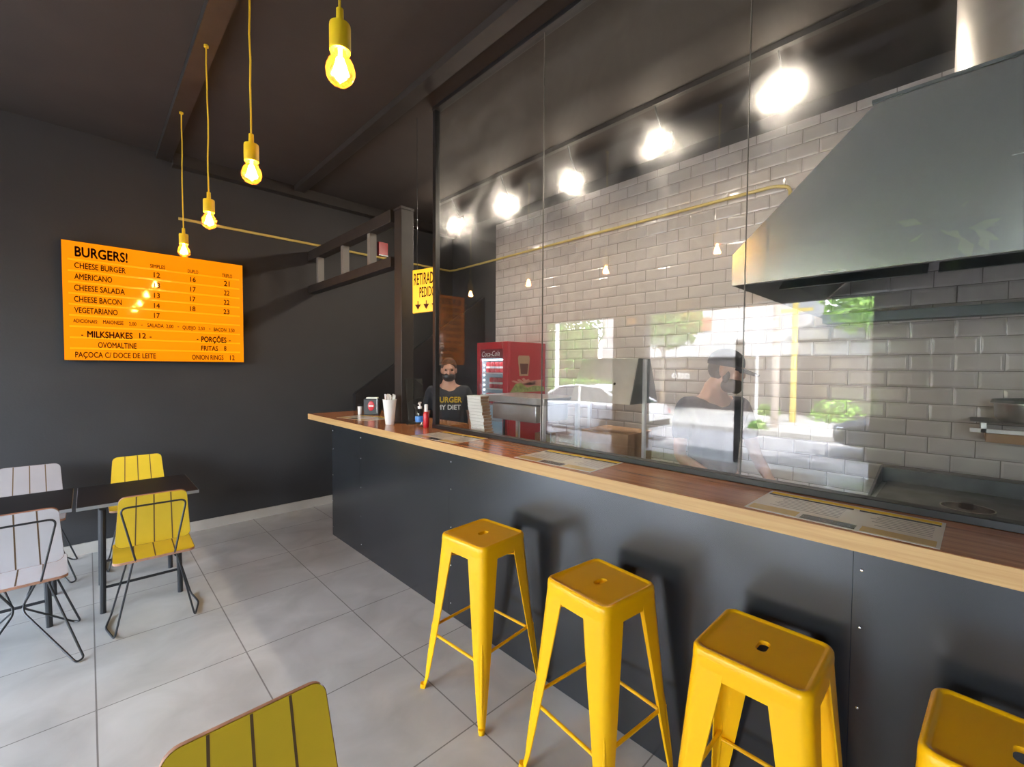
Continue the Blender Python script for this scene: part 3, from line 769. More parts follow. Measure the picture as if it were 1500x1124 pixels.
# ------------------------------------------------------------------ kitchen: hood, duct, griddle, shelves, table, fry station
def plane_pt(px, py, X): return ray(px, py, 0, X)
t = thing('range_hood', 'large brushed steel extractor hood above the griddle', 'extractor hood', (0, 0, 0))
XF, Y0, Y1, ZB = 1.95, .695, -1.55, 1.902
ZR, YT0, YT1, ZT = 2.029, .242, -1.10, 2.461
XW = XK - .014
prof = [(Y0, ZB), (Y0, ZR), (YT0, ZT), (YT1, ZT), (Y1, ZR), (Y1, ZB)]
h = MB(); h.loft([[(x, y, z) for y, z in prof] for x in (XF, XF + .012)])
h.loft([[(XF + .012, y, z) for y, z in prof], [(XW, y, z) for y, z in prof]], cap=False, closed=False)
h.build('canopy', MT['hood'], t, smooth=0)
h = MB(); h.b2((XF + .02, Y1 + .02, ZB + .012), (XF + .10, Y0 - .02, ZB + .02)); h.b2((XW - .10, Y1 + .02, 1.862), (XW, Y0 - .02, 1.87)); h.b2((XW - .11, Y1 + .012, 1.862), (XW - .10, Y0 - .012, 1.92))
h.build('grease_gutter', MT['hooddark'], t, smooth=0)
h = MB()
for k in range(4):
    ya = Y0 - .08 - .53 * k
    h.prism([(XF + .35, ya, ZB + .02), (XF + .37, ya, ZB + .02), (XW - .75, ya, ZB + .40), (XW - .77, ya, ZB + .40)], (0, -.5, 0))
h.build('grease_filter', MT['hooddark'], t, smooth=0)
MB().b2((XF - .004, YT1 - .01, ZT + .001), (XW, YT0 + .01, ZT + .012)).build('top_flange', MT['hooddark'], t, smooth=0)
d = MB(); d.tube([(2.55, -.18, ZT + .012), (2.55, -.18, ZC)], .25, 48, cap=False)
tag(d.build('exhaust_duct', MT['duct'], smooth=60), 'round shiny steel exhaust duct rising from the extractor hood', 'duct')
# griddle bench
t = thing('griddle', 'flat iron griddle with a steel splashback below the hood', 'griddle', (2.72, -.50, 0))
MB().b2((0, -.75, .76), (.90, .86, .86)).build('body', MT['steel'], t, bevel=.004)
MB().b2((.03, -.72, .86), (.82, .82, .872)).build('cooking_plate', MT['iron'], t, smooth=0)
MB().b2((.82, -.75, .86), (.90, .86, .955)).build('splashback', MT['iron'], t, bevel=.003)
MB().prism([(.30, .845, .86), (.84, .845, .86), (.84, .845, .955), (.80, .845, .955)], (0, .012, 0)).build('side_guard', MT['iron'], t, smooth=0)
for x in (.05, .85):
    for y in (-.70, .81): MB().tube([(x, y, 0), (x, y, .76)], .02, 10).build('leg', MT['steel'], t)
t = thing('ring_mould', 'round steel ring lying on the griddle plate', 'ring', (2.92, -.02, .873))
MB().lathe([(.088, 0), (.093, 0), (.093, .045), (.088, .045), (.088, 0)], 32).build('band', MT['screw'], t)
MB().b2((.07, -.02, .02), (.10, .02, .05)).build('clip', MT['black'], t, smooth=0)
t = thing('wall_rack', 'steel wire wall rack on the white tiles right of the window reflection', 'rack', (3.36, -.02, 1.17))
r_ = MB()
for k in range(6): r_.tube([(.04 + .05 * k, 0, .115), (.04 + .05 * k, -1.1, .115)], .004, 6)
for k in range(12): r_.tube([(.02, -.02 - .09 * k, .11), (.30, -.02 - .09 * k, .11)], .003, 6)
r_.build('wire_deck', MT['steel'], t)
MB().b2((.0, -1.1, .06), (.012, .0, .08)).build('front_rail', MT['whitepl'], t, smooth=0)
MB().b2((.02, -1.1, .01), (.30, -.06, .055)).build('drip_tray', MT['card'], t, smooth=0)
for y in (-.05, -1.05): MB().b2((.0, y - .01, .06), (.303, y + .01, .11)).build('bracket', MT['steel'], t, smooth=0)
t = thing('steel_pot', 'shiny steel pot standing on the wall rack', 'pot', (3.50, -.27, 1.289))
MB().lathe([(0, .002), (.145, 0), (.16, .02), (.165, .09), (.178, .092), (.178, .098), (.160, .098), (.155, .02), (0, .012)], 40).build('pot', MT['steel'], t)
MB().lathe([(.178, .098), (.17, .115), (.03, .125), (0, .125)], 40).build('lid', MT['hooddark'], t)
# raised pass shelf with pan drawer
t = thing('pass_shelf', 'raised steel shelf on slim legs in front of the red fridge', 'shelf', (2.60, 2.55, 0))
MB().b2((-.16, -.37, 1.27), (.30, .37, 1.325)).build('shelf_board', MT['steel'], t, bevel=.004)
for x in (-.14, .28):
    for y in (-.345, .345): MB().b2((x - .015, y - .015, 0), (x + .015, y + .015, 1.27)).build('leg', MT['whitepl'], t, smooth=0)
MB().b2((-.15, -.28, 1.13), (.24, .22, 1.262)).build('pan_drawer', MT['steel'], t, bevel=.006)
MB().b2((-.16, -.36, .86), (.30, .36, .90)).build('lower_board', MT['steel'], t, bevel=.004)
t = thing('carton', 'small brown carton on the lower board of the raised shelf', 'carton', (2.66, 2.36, .901))
MB().b2((-.06, -.06, 0), (.06, .06, .13)).build('carton_body', MT['card'], t, bevel=.003); MB().b2((-.005, -.0602, .0), (.005, .0602, .1303)).build('tape', MT['white'], t, smooth=0)
# fry station with slanted steel panels
t = thing('fry_station', 'steel fry station with a slanted front sheet behind the glass', 'fry station', (2.50, 1.75, 0))
MB().prism([(0, .23, 1.32), (0, -.25, 1.32), (.10, -.25, 1.62), (.10, .20, 1.62)], (.006, 0, .003)).build('slanted_sheet', MT['galv'], t, smooth=0)
MB().prism([(.004, -.251, 1.32), (.104, -.251, 1.62), (.25, -.251, 1.62), (.36, -.251, 1.32)], (0, -.004, 0)).build('side_sheet', MT['hooddark'], t, smooth=0)
MB().b2((.10, -.25, 1.60), (.25, .20, 1.62)).build('top_strip', MT['galv'], t, smooth=0)
MB().b2((.15, -.275, .9), (.175, -.256, 1.615)).build('corner_post', MT['whitepl'], t, smooth=0)
MB().b2((.0, -.25, .0), (.42, .23, .90)).build('base_unit', MT['steel'], t, bevel=.004)
MB().b2((.14, .16, .9), (.165, .18, 1.60)).build('corner_post', MT['steel'], t, smooth=0)
MB().b2((.04, -.22, .90), (.36, .16, 1.12)).build('carton_holder', MT['card'], t, bevel=.004)
MB().sph((.045, -.11, 1.45), (.010, .010, .010), 10).build('knob', MT['black'], t)

# drinks fridge
t = thing('drinks_fridge', 'tall red drinks fridge with a glass door in the kitchen corner', 'fridge', (3.08, 3.25, 0))
FW, FD, FH = .49, .575, 1.825        # width along y, depth along x
b = MB()
b.b2((0.03, 0, 0), (FD, .025, FH)); b.b2((.03, FW - .025, 0), (FD, FW, FH)); b.b2((FD - .03, .025, 0), (FD, FW - .025, FH))
b.b2((.03, .025, FH - .05), (FD - .03, FW - .025, FH)); b.b2((.03, .025, 0), (FD - .03, FW - .025, .12))
b.build('cabinet', MT['red'], t, bevel=.004)
MB().b2((FD - .06, .03, .125), (FD - .032, FW - .03, FH - .055)).build('back_lining', MT['fridgein'], t, smooth=0)
il = MB(); il.b2((.032, .026, .12), (FD - .062, .029, FH - .052)); il.b2((.032, FW - .029, .12), (FD - .062, FW - .026, FH - .052)); il.b2((.032, .03, FH - .055), (FD - .062, FW - .03, FH - .052))
il.build('side_lining', MT['fridgein'], t, smooth=0)
dr = MB(); dr.b2((0, 0, .10), (.028, .075, FH)); dr.b2((0, FW - .055, .10), (.028, FW, FH)); dr.b2((0, .075, FH - .075), (.028, FW - .055, FH)); dr.b2((0, .075, .10), (.028, FW - .055, .16))
door = dr.build('door', MT['red'], t, bevel=.003)
MB().b2((.010, .075, .16), (.016, FW - .055, 1.65)).build('door_glass', MT['clear'], door, smooth=0)
MB().b2((-.02, .03, .75), (-.004, .045, 1.15)).build('handle', MT['black'], door, bevel=.004)
MB().b2((.004, .075, 1.652), (.026, FW - .055, FH - .075)).build('header_panel', mat('header_dark_red', (.16, .012, .02), .3), door, smooth=0)
text_obj('lettering', 'Coca-Cola', MT['whitepl'], (.003, FW - .075, 1.672), (0, -1, .03), (0, -.18, 1), .29, .055, door, 0, extrude=0)
ld = MB()
for k in range(24): ld.sph((.045, FW - .07, .35 + .0535 * k), .010, 8)
ld.build('led_dots', MT['fridgeled'], t)
MB().b2((.03, .03, 1.634), (.06, FW - .03, 1.645)).build('light_bar', MT['fridgeled'], t, smooth=0)
shz = [.35, .60, .80, .98, 1.15, 1.32, 1.49]
for z in shz: MB().b2((.05, .028, z), (FD - .065, FW - .028, z + .012)).build('shelf', MT['whitepl'], t, smooth=0)
# printed picture on the fridge side: a glass and a burger
pr = MB(); pr.prism([(.17, -.0012, 1.47), (.30, -.0012, 1.47), (.325, -.0012, 1.66), (.31, -.0012, 1.685), (.16, -.0012, 1.685), (.145, -.0012, 1.66)], (0, .001, 0)); pr.build('printed_glass', mat('print_tan', (.40, .26, .15), .5), t, smooth=0)
pr = MB(); pr.prism([(.19, -.0016, 1.49), (.285, -.0016, 1.49), (.30, -.0016, 1.60), (.175, -.0016, 1.60)], (0, .0004, 0)); pr.build('printed_drink', mat('print_brown', (.10, .03, .02), .5), t, smooth=0)
pr = MB()
for k, (xa, xb) in enumerate(((.05, .20), (.13, .235), (.20, .27), (.27, .31), (.38, .35))):
    pr.prism([(xa, -.0020, 1.44 - .012 * abs(k - 2)), (xa + .035, -.0020, 1.45 - .012 * abs(k - 2)), (xb + .06, -.0020, 1.385), (xb + .02, -.0020, 1.365)], (0, .0004, 0))
pr.prism([(.20, -.0020, 1.34), (.52, -.0020, 1.36), (.54, -.0020, 1.43), (.34, -.0020, 1.42)], (0, .0004, 0))
pr.build('printed_fingers', MT['flesh'], t, smooth=0)
pr = MB(); pr.prism([(.03, -.0024, 1.30), (.56, -.0024, 1.30), (.55, -.0024, 1.35), (.40, -.0024, 1.365), (.28, -.0024, 1.345), (.19, -.0024, 1.40), (.11, -.0024, 1.385)], (0, .0003, 0)); pr.build('printed_lettuce', MT['lettuce'], t, smooth=0)
# cans on the fridge shelves
def can(mat_, loc, label, grp):
    c = thing('soda_can', label, 'can', loc, 0, grp)
    MB().lathe([(0, .003), (.024, 0), (.032, .01), (.032, .105), (.027, .115), (0, .115)], 14).build('can_body', mat_, c)
    MB().lathe([(.0322, .045), (.0326, .046), (.0326, .066), (.0322, .067)], 14).build('can_band', MT['whitepl'], c)
    MB().lathe([(0, .1155), (.026, .1155), (.027, .119), (.025, .117), (0, .117)], 14).build('can_lid', MT['screw'], c)
    return c
lab_red = 'red soda can standing on the upper fridge shelf'
lab_r2 = 'red soda can on the second fridge shelf beside green ones'
lab_g = 'green soda can on the second fridge shelf'
lab_l = 'red soda can standing on the lower fridge shelves'
c1 = can(MT['brightred'], (3.19, 3.30, 1.502), lab_red, 'red cans on the upper fridge shelf')
for k in range(1, 6): dup(c1, (3.19, 3.30 + .073 * k, 1.502), 0, lab_red)
c2 = can(MT['brightred'], (3.19, 3.47, 1.332), lab_r2, 'red cans on the second fridge shelf')
for k in range(1, 3): dup(c2, (3.19, 3.465 + .073 * k, 1.332), 0, lab_r2)
c3 = can(MT['green'], (3.19, 3.30, 1.332), lab_g, 'green cans on the second fridge shelf')
dup(c3, (3.19, 3.373, 1.332), 0, lab_g)
c4 = can(MT['brightred'], (3.19, 3.30, 1.162), lab_l, 'red cans on the lower fridge shelves')
for k in range(1, 6): dup(c4, (3.19, 3.30 + .073 * k, 1.162), 0, lab_l)

# floodlights on the kitchen ceiling
t = thing('lighting_rail', 'dark conduit rail carrying the kitchen floodlights', 'rail', (2.9, 0, ZC))
MB().b2((-.02, .2, -.035), (.02, 4.3, 0)).build('channel', MT['beam'], t, smooth=0)
def flood(label, p):
    t = thing('floodlight', label, 'floodlight', p, 0, 'kitchen floodlights')
    b = MB(); b.box((.018, 0, .012), (.05, .13, .09), rot=Matrix.Rotation(math.radians(-62), 3, 'Y')); h = b.build('housing', MT['black'], t, bevel=.006)
    MB().box((-.010, 0, -.010), (.006, .10, .066), rot=Matrix.Rotation(math.radians(-62), 3, 'Y')).build('lens', MT['led'], h, smooth=0)
    MB().tube(bez([(.02, -.075, .02), (.02, -.075, .07), (.02, .075, .07), (.02, .075, .02)]), .005, 8).build('bracket', MT['wire'], t)
    MB().tube(bez([(.02, 0, .07), (-.06, 0, .16), (-.1, 0, ZC - .035 - p[2])]), .006, 8).build('cable', MT['wire'], t)
    return t
for i, (y, z) in enumerate(((3.97, 3.16), (3.17, 3.155), (2.35, 3.14), (1.575, 3.176), (.81, 3.20))):
    flood(['kitchen floodlight nearest the screen\'s far end', 'kitchen floodlight, second from the screen\'s far end', 'kitchen floodlight, middle one of the five',
           'kitchen floodlight, second from the extractor hood', 'kitchen floodlight closest to the extractor hood'][i], (3.0, y, z))

# ------------------------------------------------------------------ people
def skin_mesh(verts, edges, radii, rootv=0, sub=1):
    me = bpy.data.meshes.new('s'); me.from_pydata(verts, edges, []); o = bpy.data.objects.new('s', me); COL.objects.link(o)
    o.modifiers.new('skin', 'SKIN')
    for i, r in enumerate(radii):
        sv = me.skin_vertices[0].data[i]; sv.radius = (r, r) if not isinstance(r, tuple) else r; sv.use_root = (i == rootv)
    s = o.modifiers.new('sub', 'SUBSURF'); s.levels = sub; s.render_levels = sub
    bpy.context.view_layer.update()
    out = bpy.data.meshes.new_from_object(o.evaluated_get(bpy.context.evaluated_depsgraph_get()))
    bpy.data.objects.remove(o); bpy.data.meshes.remove(me); return out
def remesh(bm, voxel, smooth_it=6):
    me = bpy.data.meshes.new('r'); bm.to_mesh(me); bm.free(); o = bpy.data.objects.new('r', me); COL.objects.link(o)
    m = o.modifiers.new('rm', 'REMESH'); m.mode = 'VOXEL'; m.voxel_size = voxel; m.use_smooth_shade = True
    s = o.modifiers.new('sm', 'SMOOTH'); s.iterations = smooth_it; s.factor = .5
    bpy.context.view_layer.update()
    out = bpy.data.meshes.new_from_object(o.evaluated_get(bpy.context.evaluated_depsgraph_get()))
    bpy.data.objects.remove(o); bpy.data.meshes.remove(me); return out
def mesh_obj(name, me, m, parent):
    me.name = name; me.materials.clear(); me.materials.append(m)
    for p in me.polygons: p.use_smooth = True
    o = bpy.data.objects.new(name, me); COL.objects.link(o); o.parent = parent; return o
def person(label, loc, rz, H=1.70, armL=None, armR=None, head_tilt=0., cap=False, shirt_m=None, lean=0., turn=0., head_off=(0, 0, 0)):
    """faces +y in its own frame; arm = (elbow, wrist) points for each side"""
    k = H / 1.75
    t = thing('person', label, 'person', loc, rz)
    J = lambda x, y, z: (x * k, (y + lean * max(0, z - .95)) * k, z * k)
    def arm(s, e, w_):
        return [J(s * .175, 0, 1.40), J(s * .195, -.005, 1.38), J(*e), J(*w_)]
    aL = arm(-1, *(armL or ((-.24, -.02, 1.10), (-.22, .16, .93)))); aR = arm(1, *(armR or ((.24, -.02, 1.10), (.22, .16, .93))))
    V = [J(0, 0, .95), J(0, 0, 1.10), J(0, .01, 1.27), J(0, 0, 1.40), J(0, .0, 1.49), J(0, .015, 1.56)]
    E = [(0, 1), (1, 2), (2, 3), (3, 4), (4, 5)]
    R = [(.150, .11), (.135, .10), (.150, .11), (.105, .085), (.058, .060), (.058, .062)]
    def add(p, r, par): V.append(p); R.append(r); E.append((par, len(V) - 1)); return len(V) - 1
    for s, a in ((-1, aL), (1, aR)):
        i = add(a[0], .058, 3); i = add(a[1], .052, i)
        mid = tuple((Vector(a[1]) + Vector(a[2])) / 2); i = add(mid, .046, i); i = add(a[2], .038, i)
        mid = tuple((Vector(a[2]) + Vector(a[3])) / 2); i = add(mid, .037, i); i = add(a[3], .026, i)
        wv = (Vector(a[3]) - Vector(a[2])).normalized(); side = wv.cross(Vector((0, 0, 1))).normalized() if abs(wv.z) < .95 else Vector((1, 0, 0)); nrm = side.cross(wv)
        palm = Vector(a[3]) + wv * .055 * k; ip = add(tuple(palm), (.036, .018), i)
        for q, (o_, L_) in enumerate(((-.027, .072), (-.009, .085), (.009, .080), (.027, .062))):
            b0 = palm + wv * .035 * k + side * o_ * k; j = add(tuple(b0), .0105, ip)
            j = add(tuple(b0 + wv * L_ * .5 * k - nrm * .008 * k), .0095, j); add(tuple(b0 + wv * L_ * .88 * k - nrm * .030 * k), .008, j)
        j = add(tuple(palm + side * (-s) * .034 * k - wv * .015 * k), .0115, ip); add(tuple(palm + side * (-s) * .060 * k + wv * .030 * k), .010, j)
    for s in (-1, 1):
        i = add(J(s * .095, 0, .88), .095, 0); i = add(J(s * .105, .012, .50), .060, i); i = add(J(s * .11, -.01, .28), .055, i); i = add(J(s * .11, -.02, .085), .040, i)
        i = add(J(s * .115, .05, .035), (.040, .032), i); add(J(s * .12, .15, .028), (.036, .024), i)
    bm = bmesh.new(); bm.from_mesh(skin_mesh(V, E, R))
    # head, tilted about the neck
    hc = Vector(J(0, .03, 1.622)) + Matrix.Rotation(-rz, 3, 'Z') @ Vector(head_off); Rm = Matrix.Rotation(turn, 3, 'Z') @ Matrix.Rotation(-head_tilt, 3, 'X')
    def hp(x, y, z): return hc + Rm @ Vector((x, y, z)) * k
    hb = MB(); hb.bm.free(); hb.bm = bm
    hb.sph(hp(0, -.008, .025), (.076 * k, .095 * k, .098 * k), 20, Rm)
    hb.sph(hp(0, .022, -.045), (.060 * k, .070 * k, .075 * k), 20, Rm)
    hb.sph(hp(0, .062, -.088), (.026 * k, .026 * k, .024 * k), 12, Rm)             # chin
    hb.sph(hp(0, .092, -.012), (.013 * k, .020 * k, .030 * k), 12, Rm)             # nose
    hb.sph(hp(0, .084, .032), (.052 * k, .014 * k, .012 * k), 12, Rm)              # brow
    hb.sph(hp(0, .086, -.055), (.026 * k, .010 * k, .010 * k), 12, Rm)             # lips
    for s in (-1, 1):
        hb.sph(hp(s * .040, .070, -.018), (.024 * k, .018 * k, .020 * k), 12, Rm)
        hb.sph(hp(s * .078, -.005, -.005), (.010 * k, .020 * k, .032 * k), 12, Rm)  # ear
    hb.tube([Vector(J(0, .0, 1.44)), Vector(J(0, .0, 1.52)), hp(0, -.012, -.05)], [.066 * k, .060 * k, .056 * k], 16)
    body = mesh_obj('body', remesh(hb.bm, .0085), MT['skin'], t)
    ey = MB()
    for s in (-1, 1): ey.sph(hp(s * .032, .083, .012), .012 * k, 12, Rm)
    ey.build('eyes', MT['eye'], body)
    # shirt
    V2 = [J(0, 0, .86), J(0, 0, 1.08), J(0, .012, 1.27), J(0, .0, 1.395), J(0, .0, 1.475)]; E2 = [(0, 1), (1, 2), (2, 3), (3, 4)]
    R2 = [(.176, .130), (.160, .122), (.172, .128), (.130, .104), (.080, .078)]
    for s, a in ((-1, aL), (1, aR)):
        mid = Vector(a[1]).lerp(Vector(a[2]), .72)
        V2 += [a[0], a[1], tuple(mid)]; R2 += [.072, .066, .060]; n0 = len(V2); E2 += [(3, n0 - 3), (n0 - 3, n0 - 2), (n0 - 2, n0 - 1)]
    bm = bmesh.new(); bm.from_mesh(skin_mesh(V2, E2, R2)); shirt = mesh_obj('shirt', remesh(bm, .012, 4), shirt_m or MT['blacksoft'], t)
    V3 = [J(0, 0, .93)]; E3 = []; R3 = [(.168, .125)]
    for s in (-1, 1):
        V3 += [J(s * .10, 0, .86), J(s * .108, .01, .50), J(s * .112, -.015, .10)]; R3 += [.108, .078, .066]; n0 = len(V3); E3 += [(0, n0 - 3), (n0 - 3, n0 - 2), (n0 - 2, n0 - 1)]
    bm = bmesh.new(); bm.from_mesh(skin_mesh(V3, E3, R3)); mesh_obj('trousers', remesh(bm, .014, 3), MT['denim'], t)
    for s in (-1, 1):
        sh = MB(); sh.sph(J(s * .118, .07, .045), (.05 * k, .135 * k, .045 * k), 16); sh.build('shoe', MT['black'], t)
    if cap:
        c_ = MB()
        prof = []
        c_.sph(hp(0, -.010, .045), (.086 * k, .106 * k, .090 * k), 24, Rm)
        for v in list(c_.bm.verts):
            l = Rm.inverted() @ (v.co - hc) / k
            if l.z < .028: v.co = hc + Rm @ Vector((l.x, l.y, .028)) * k
        c_.build('cap', MT['navy'], t)
        br = MB(); top = []; 
        pts = [(-.074, .055), (-.070, .110), (-.045, .160), (0, .178), (.045, .160), (.070, .110), (.074, .055)]
        br.loft([[hp(x, y, .052 - (y - .05) * .34 - abs(x) * .12) for x, y in pts], [hp(x, y, .024 - (y - .05) * .20 - abs(x) * .12) for x, y in pts]])
        br.build('cap_brim', MT['navy'], t, smooth=0)
        hb = MB(); hb.sph(hp(0, -.010, .012), (.0795 * k, .0985 * k, .088 * k), 20, Rm)
        for v in list(hb.bm.verts):
            l = Rm.inverted() @ (v.co - hc) / k
            if l.y > -.012: v.co = hc + Rm @ Vector((l.x * .9, -.012, l.z)) * k
        hb.build('hair', MT['hair'], t)
        bd = MB(); bd.sph(hp(0, .034, -.070), (.066 * k, .066 * k, .058 * k), 20, Rm); bd.sph(hp(0, .070, -.088), (.036 * k, .036 * k, .040 * k), 14, Rm)
        for s in (-1, 1): bd.sph(hp(s * .062, .015, -.030), (.016 * k, .020 * k, .040 * k), 12, Rm)
        bd.build('beard', MT['hair'], t)
    else:
        hb = MB(); hb.sph(hp(0, -.018, .045), (.083 * k, .096 * k, .090 * k), 24, Rm)
        for v in list(hb.bm.verts):
            l = Rm.inverted() @ (v.co - hc) / k
            if l.y > .055 and l.z < .060: v.co = hc + Rm @ Vector((l.x, .055, l.z)) * k
        hb.build('hair', MT['hair'], t)
        mk = MB(); mk.sph(hp(0, .040, -.058), (.070 * k, .066 * k, .058 * k), 20, Rm)
        mk.build('face_mask', MT['black'], t)
        for s in (-1, 1): MB().tube([hp(s * .064, .05, -.035), hp(s * .080, .0, -.012)], .0016, 5).build('mask_strap', MT['black'], t)
    return t, shirt, k
cook, sh_, k_ = person('bearded person in black cap and dark shirt working behind the glass', (2.655, 1.035, 0), math.atan2(-.80, -.60) - PI / 2, 1.665, ((-.25, .06, 1.10), (-.16, .30, 1.02)), ((.25, .06, 1.10), (.16, .30, 1.02)), math.radians(10), True, MT['navy'], 0, math.radians(48), (0.01, -.05, 0))
ang = math.atan2(-3.62, -2.55)
helper, sh2, k2 = person('person in black face mask and printed dark shirt behind the counter end', (2.60, 3.60, 0), ang - PI / 2, 1.645, None, None, math.radians(6), False)
text_obj('lettering', 'BURGER', MT['yelprint'], (.125, .142, 1.215), (-1, 0, 0), (0, 0, 1), .25, .052, sh2, .03, extrude=.003)
text_obj('lettering', 'MY DIET', MT['whitepl'], (.115, .142, 1.145), (-1, 0, 0), (0, 0, 1), .23, .045, sh2, .03, extrude=.003)

# ------------------------------------------------------------------ outdoors, seen as a reflection in the glass
ZS = -.32
struct(MB().b2((XS - 1.2, -30, ZS - .2), (XS - .2, 40, -.03)).build('sidewalk', MT['pave'], smooth=0))
struct(MB().b2((-10.3, -30, ZS - .25), (XS - 1.2, 40, ZS)).build('street', MT['asphalt'], smooth=0))
struct(MB().b2((-17.4, -30, ZS - .25), (-10.3, 40, ZS + .13)).build('sidewalk', MT['pave'], smooth=0))
struct(MB().b2((-10.3, -30, ZS - .2), (-10.12, 40, ZS + .14)).build('kerb', MT['kerb'], smooth=0))
struct(MB().b2((XS - .2, -30, ZS - .2), (12, -4.2, -.03)).build('sidewalk', MT['pave'], smooth=0))
struct(MB().b2((-60, -60, ZS - .4), (-17.4, 80, ZS - .05)).build('ground', MT['pave'], smooth=0))
t = thing('boundary_wall', 'long dark brown boundary wall across the street', 'wall', (-16.0, 4, ZS))
MB().b2((-.25, -12, 0), (0, 10.0, 2.35)).build('wall_body', MT['plaster_dark'], t, smooth=0)
MB().b2((-.30, -12, 2.35), (.05, 10.0, 2.43)).build('coping', MT['plaster_dark'], t, smooth=0)
text_obj('graffiti', 'otto', MT['graff'], (.004, 4.75, 1.45), (0, 1, 0), (0, 0, 1), .85, .36, t, .0, extrude=0)
t = thing('apartment_block', 'pale plastered building with a terracotta band behind the boundary wall', 'building', (-24, 4, ZS))
MB().b2((-8, 2.7, 0), (0, 15.0, 9.0)).build('walls', MT['plaster_pale'], t, smooth=0)
MB().b2((0, 7.0, 4.3), (.05, 10.6, 5.1)).build('terracotta_band', MT['brickband'], t, smooth=0)
MB().b2((-8.2, 2.5, 9), (.2, 15.2, 9.3)).build('roof_slab', MT['plaster_pale'], t, smooth=0)
t = thing('gabled_house', 'dark gabled house beyond the boundary wall', 'house', (-22, 1.6, ZS))
MB().b2((-6, -4, 0), (0, 4.2, 3.6)).build('walls', MT['plaster_pale'], t, smooth=0)
MB().prism([(.5, 4.9, 3.4), (.5, -4.7, 3.4), (.5, .1, 6.6)], (-7, 0, 0)).build('roof', MT['roof'], t, smooth=0)
def tree(label, x, y, h, r, m, n=900, trunk=.11):
    t = thing('tree', label, 'tree', (x, y, ZS + .1), 0, 'street trees')
    tk = MB(); tk.tube([(0, 0, 0), (.06, .03, h * .35), (.0, -.05, h * .62), (.04, .0, h * .9)], [trunk, trunk * .8, trunk * .55, trunk * .2], 10)
    for k in range(5):
        a = k * 1.3; tk.tube([(.02, 0, h * (.5 + .05 * k)), (r * .6 * math.cos(a), r * .6 * math.sin(a), h * (.68 + .05 * k))], [trunk * .35, trunk * .1], 6)
    tk.build('trunk', MT['bark'], t)
    c = MB()
    for k in range(n):
        v = Vector((random.gauss(0, 1), random.gauss(0, 1), random.gauss(0, 1))).normalized() * r * random.random() ** .4
        p = Vector((v.x, v.y, h * .80 + v.z * .75)); q = Matrix.Rotation(random.uniform(0, 6), 3, Vector((random.random() - .5, random.random() - .5, random.random() - .5)).normalized()); s = random.uniform(.10, .2)
        A = [c.bm.verts.new(p + q @ Vector(w_)) for w_ in ((-s, 0, 0), (0, -s * .45, .03), (s, 0, 0), (0, s * .45, .03))]
        c.bm.faces.new(A)
    c.build('crown', m, t, smooth=0)
tree('street tree with a pale trunk left of the white car', -13.2, 8.6, 4.6, 1.5, MT['leaf'], 1500)
tree('tall leafy tree farther along the far sidewalk', -14.2, 14.6, 4.4, 2.1, MT['leaf'], 1700)
tree('leafy tree on the near sidewalk shading the street', -4.95, -.6, 5.2, 1.9, MT['leafl'], 900)
tree('green tree rising above the gabled house wall', -18.4, 2.6, 5.5, 1.7, MT['leafl'], 1300)
tree('small light green tree on the far sidewalk', -13.4, 19.2, 4.0, 1.9, MT['leafl'], 1200)
tree('dark green tree rising in front of the ivy covered garden wall', -15.6, 23.5, 6.0, 2.9, MT['leaf'], 1500)
def pole(label, x, y, h, r, m):
    t = thing('pole', label, 'pole', (x, y, ZS + .1), 0, 'street poles')
    MB().tube([(0, 0, 0), (0, 0, h)], [r, r * .8], 12).build('shaft', m, t)
    MB().b2((-.04, -.5, h - .5), (.04, .5, h - .4)).build('cross_arm', m, t, smooth=0)
pole('weathered wooden pole on the far sidewalk', -11.2, 4.0, 7, .11, MT['polewood'])
pole('pale concrete pole beside the white car', -10.9, 12.3, 7, .10, MT['polegrey'])
pole('slim yellow pole in front of the boundary wall', -13.2, 4.0, 4.2, .10, MT['poleyel'])
pole('slim grey pole on the far sidewalk edge', -10.9, 4.42, 3.6, .05, MT['polegrey'])
wv = MB()
for k in range(5):
    z = 5.2 + .22 * k; wv.tube([(-10.6, -25, z), (-10.6, -10, z - .25), (-10.6, 3.3, z), (-10.6, 12, z - .25), (-10.6, 25, z)], .012, 5)
tag(wv.build('power_line', MT['wire']), 'dark power lines strung along the far sidewalk', 'power line')
def bush(label, x, y, r, m, n=350):
    t = thing('bush', label, 'bush', (x, y, ZS + .12), 0, 'bushes along the boundary wall')
    c = MB()
    for k in range(n):
        v = Vector((random.gauss(0, 1), random.gauss(0, 1), abs(random.gauss(0, 1)))).normalized() * r * random.random() ** .4
        s = random.uniform(.06, .13); q = Matrix.Rotation(random.uniform(0, 6), 3, Vector((random.random() - .5, random.random() - .5, random.random())).normalized())
        c.bm.faces.new([c.bm.verts.new(v + q @ Vector(w_)) for w_ in ((-s, 0, 0), (0, -s * .4, .02), (s, 0, 0), (0, s * .4, .02))])
    c.build('foliage', m, t, smooth=0)
    MB().tube([(0, 0, 0), (0, 0, r * .5)], .03, 6).build('stem', MT['bark'], t)
bush('light green bush beside the dark car', -14.6, 3.0, .85, MT['leafl'])
bush('light green bush at the foot of the boundary wall', -15.2, 5.3, .45, MT['leafl'])
bush('tiny green tuft by the kerb pole', -10.55, 4.25, .25, MT['leafl'], 160)
bush('large light green shrub beside the boundary wall end', -14.6, 16.8, 1.6, MT['leafl'], 900)
bush('pink flowering bush trailing over the boundary wall', -14.9, 12.6, .8, MT['flower'])
t = thing('backdrop_wall', 'tall ivy covered garden wall added far along the street to hide bright sky', 'wall', (-18.2, 15.5, ZS))  # added dark wall, covers the bright horizon sky in the reflection
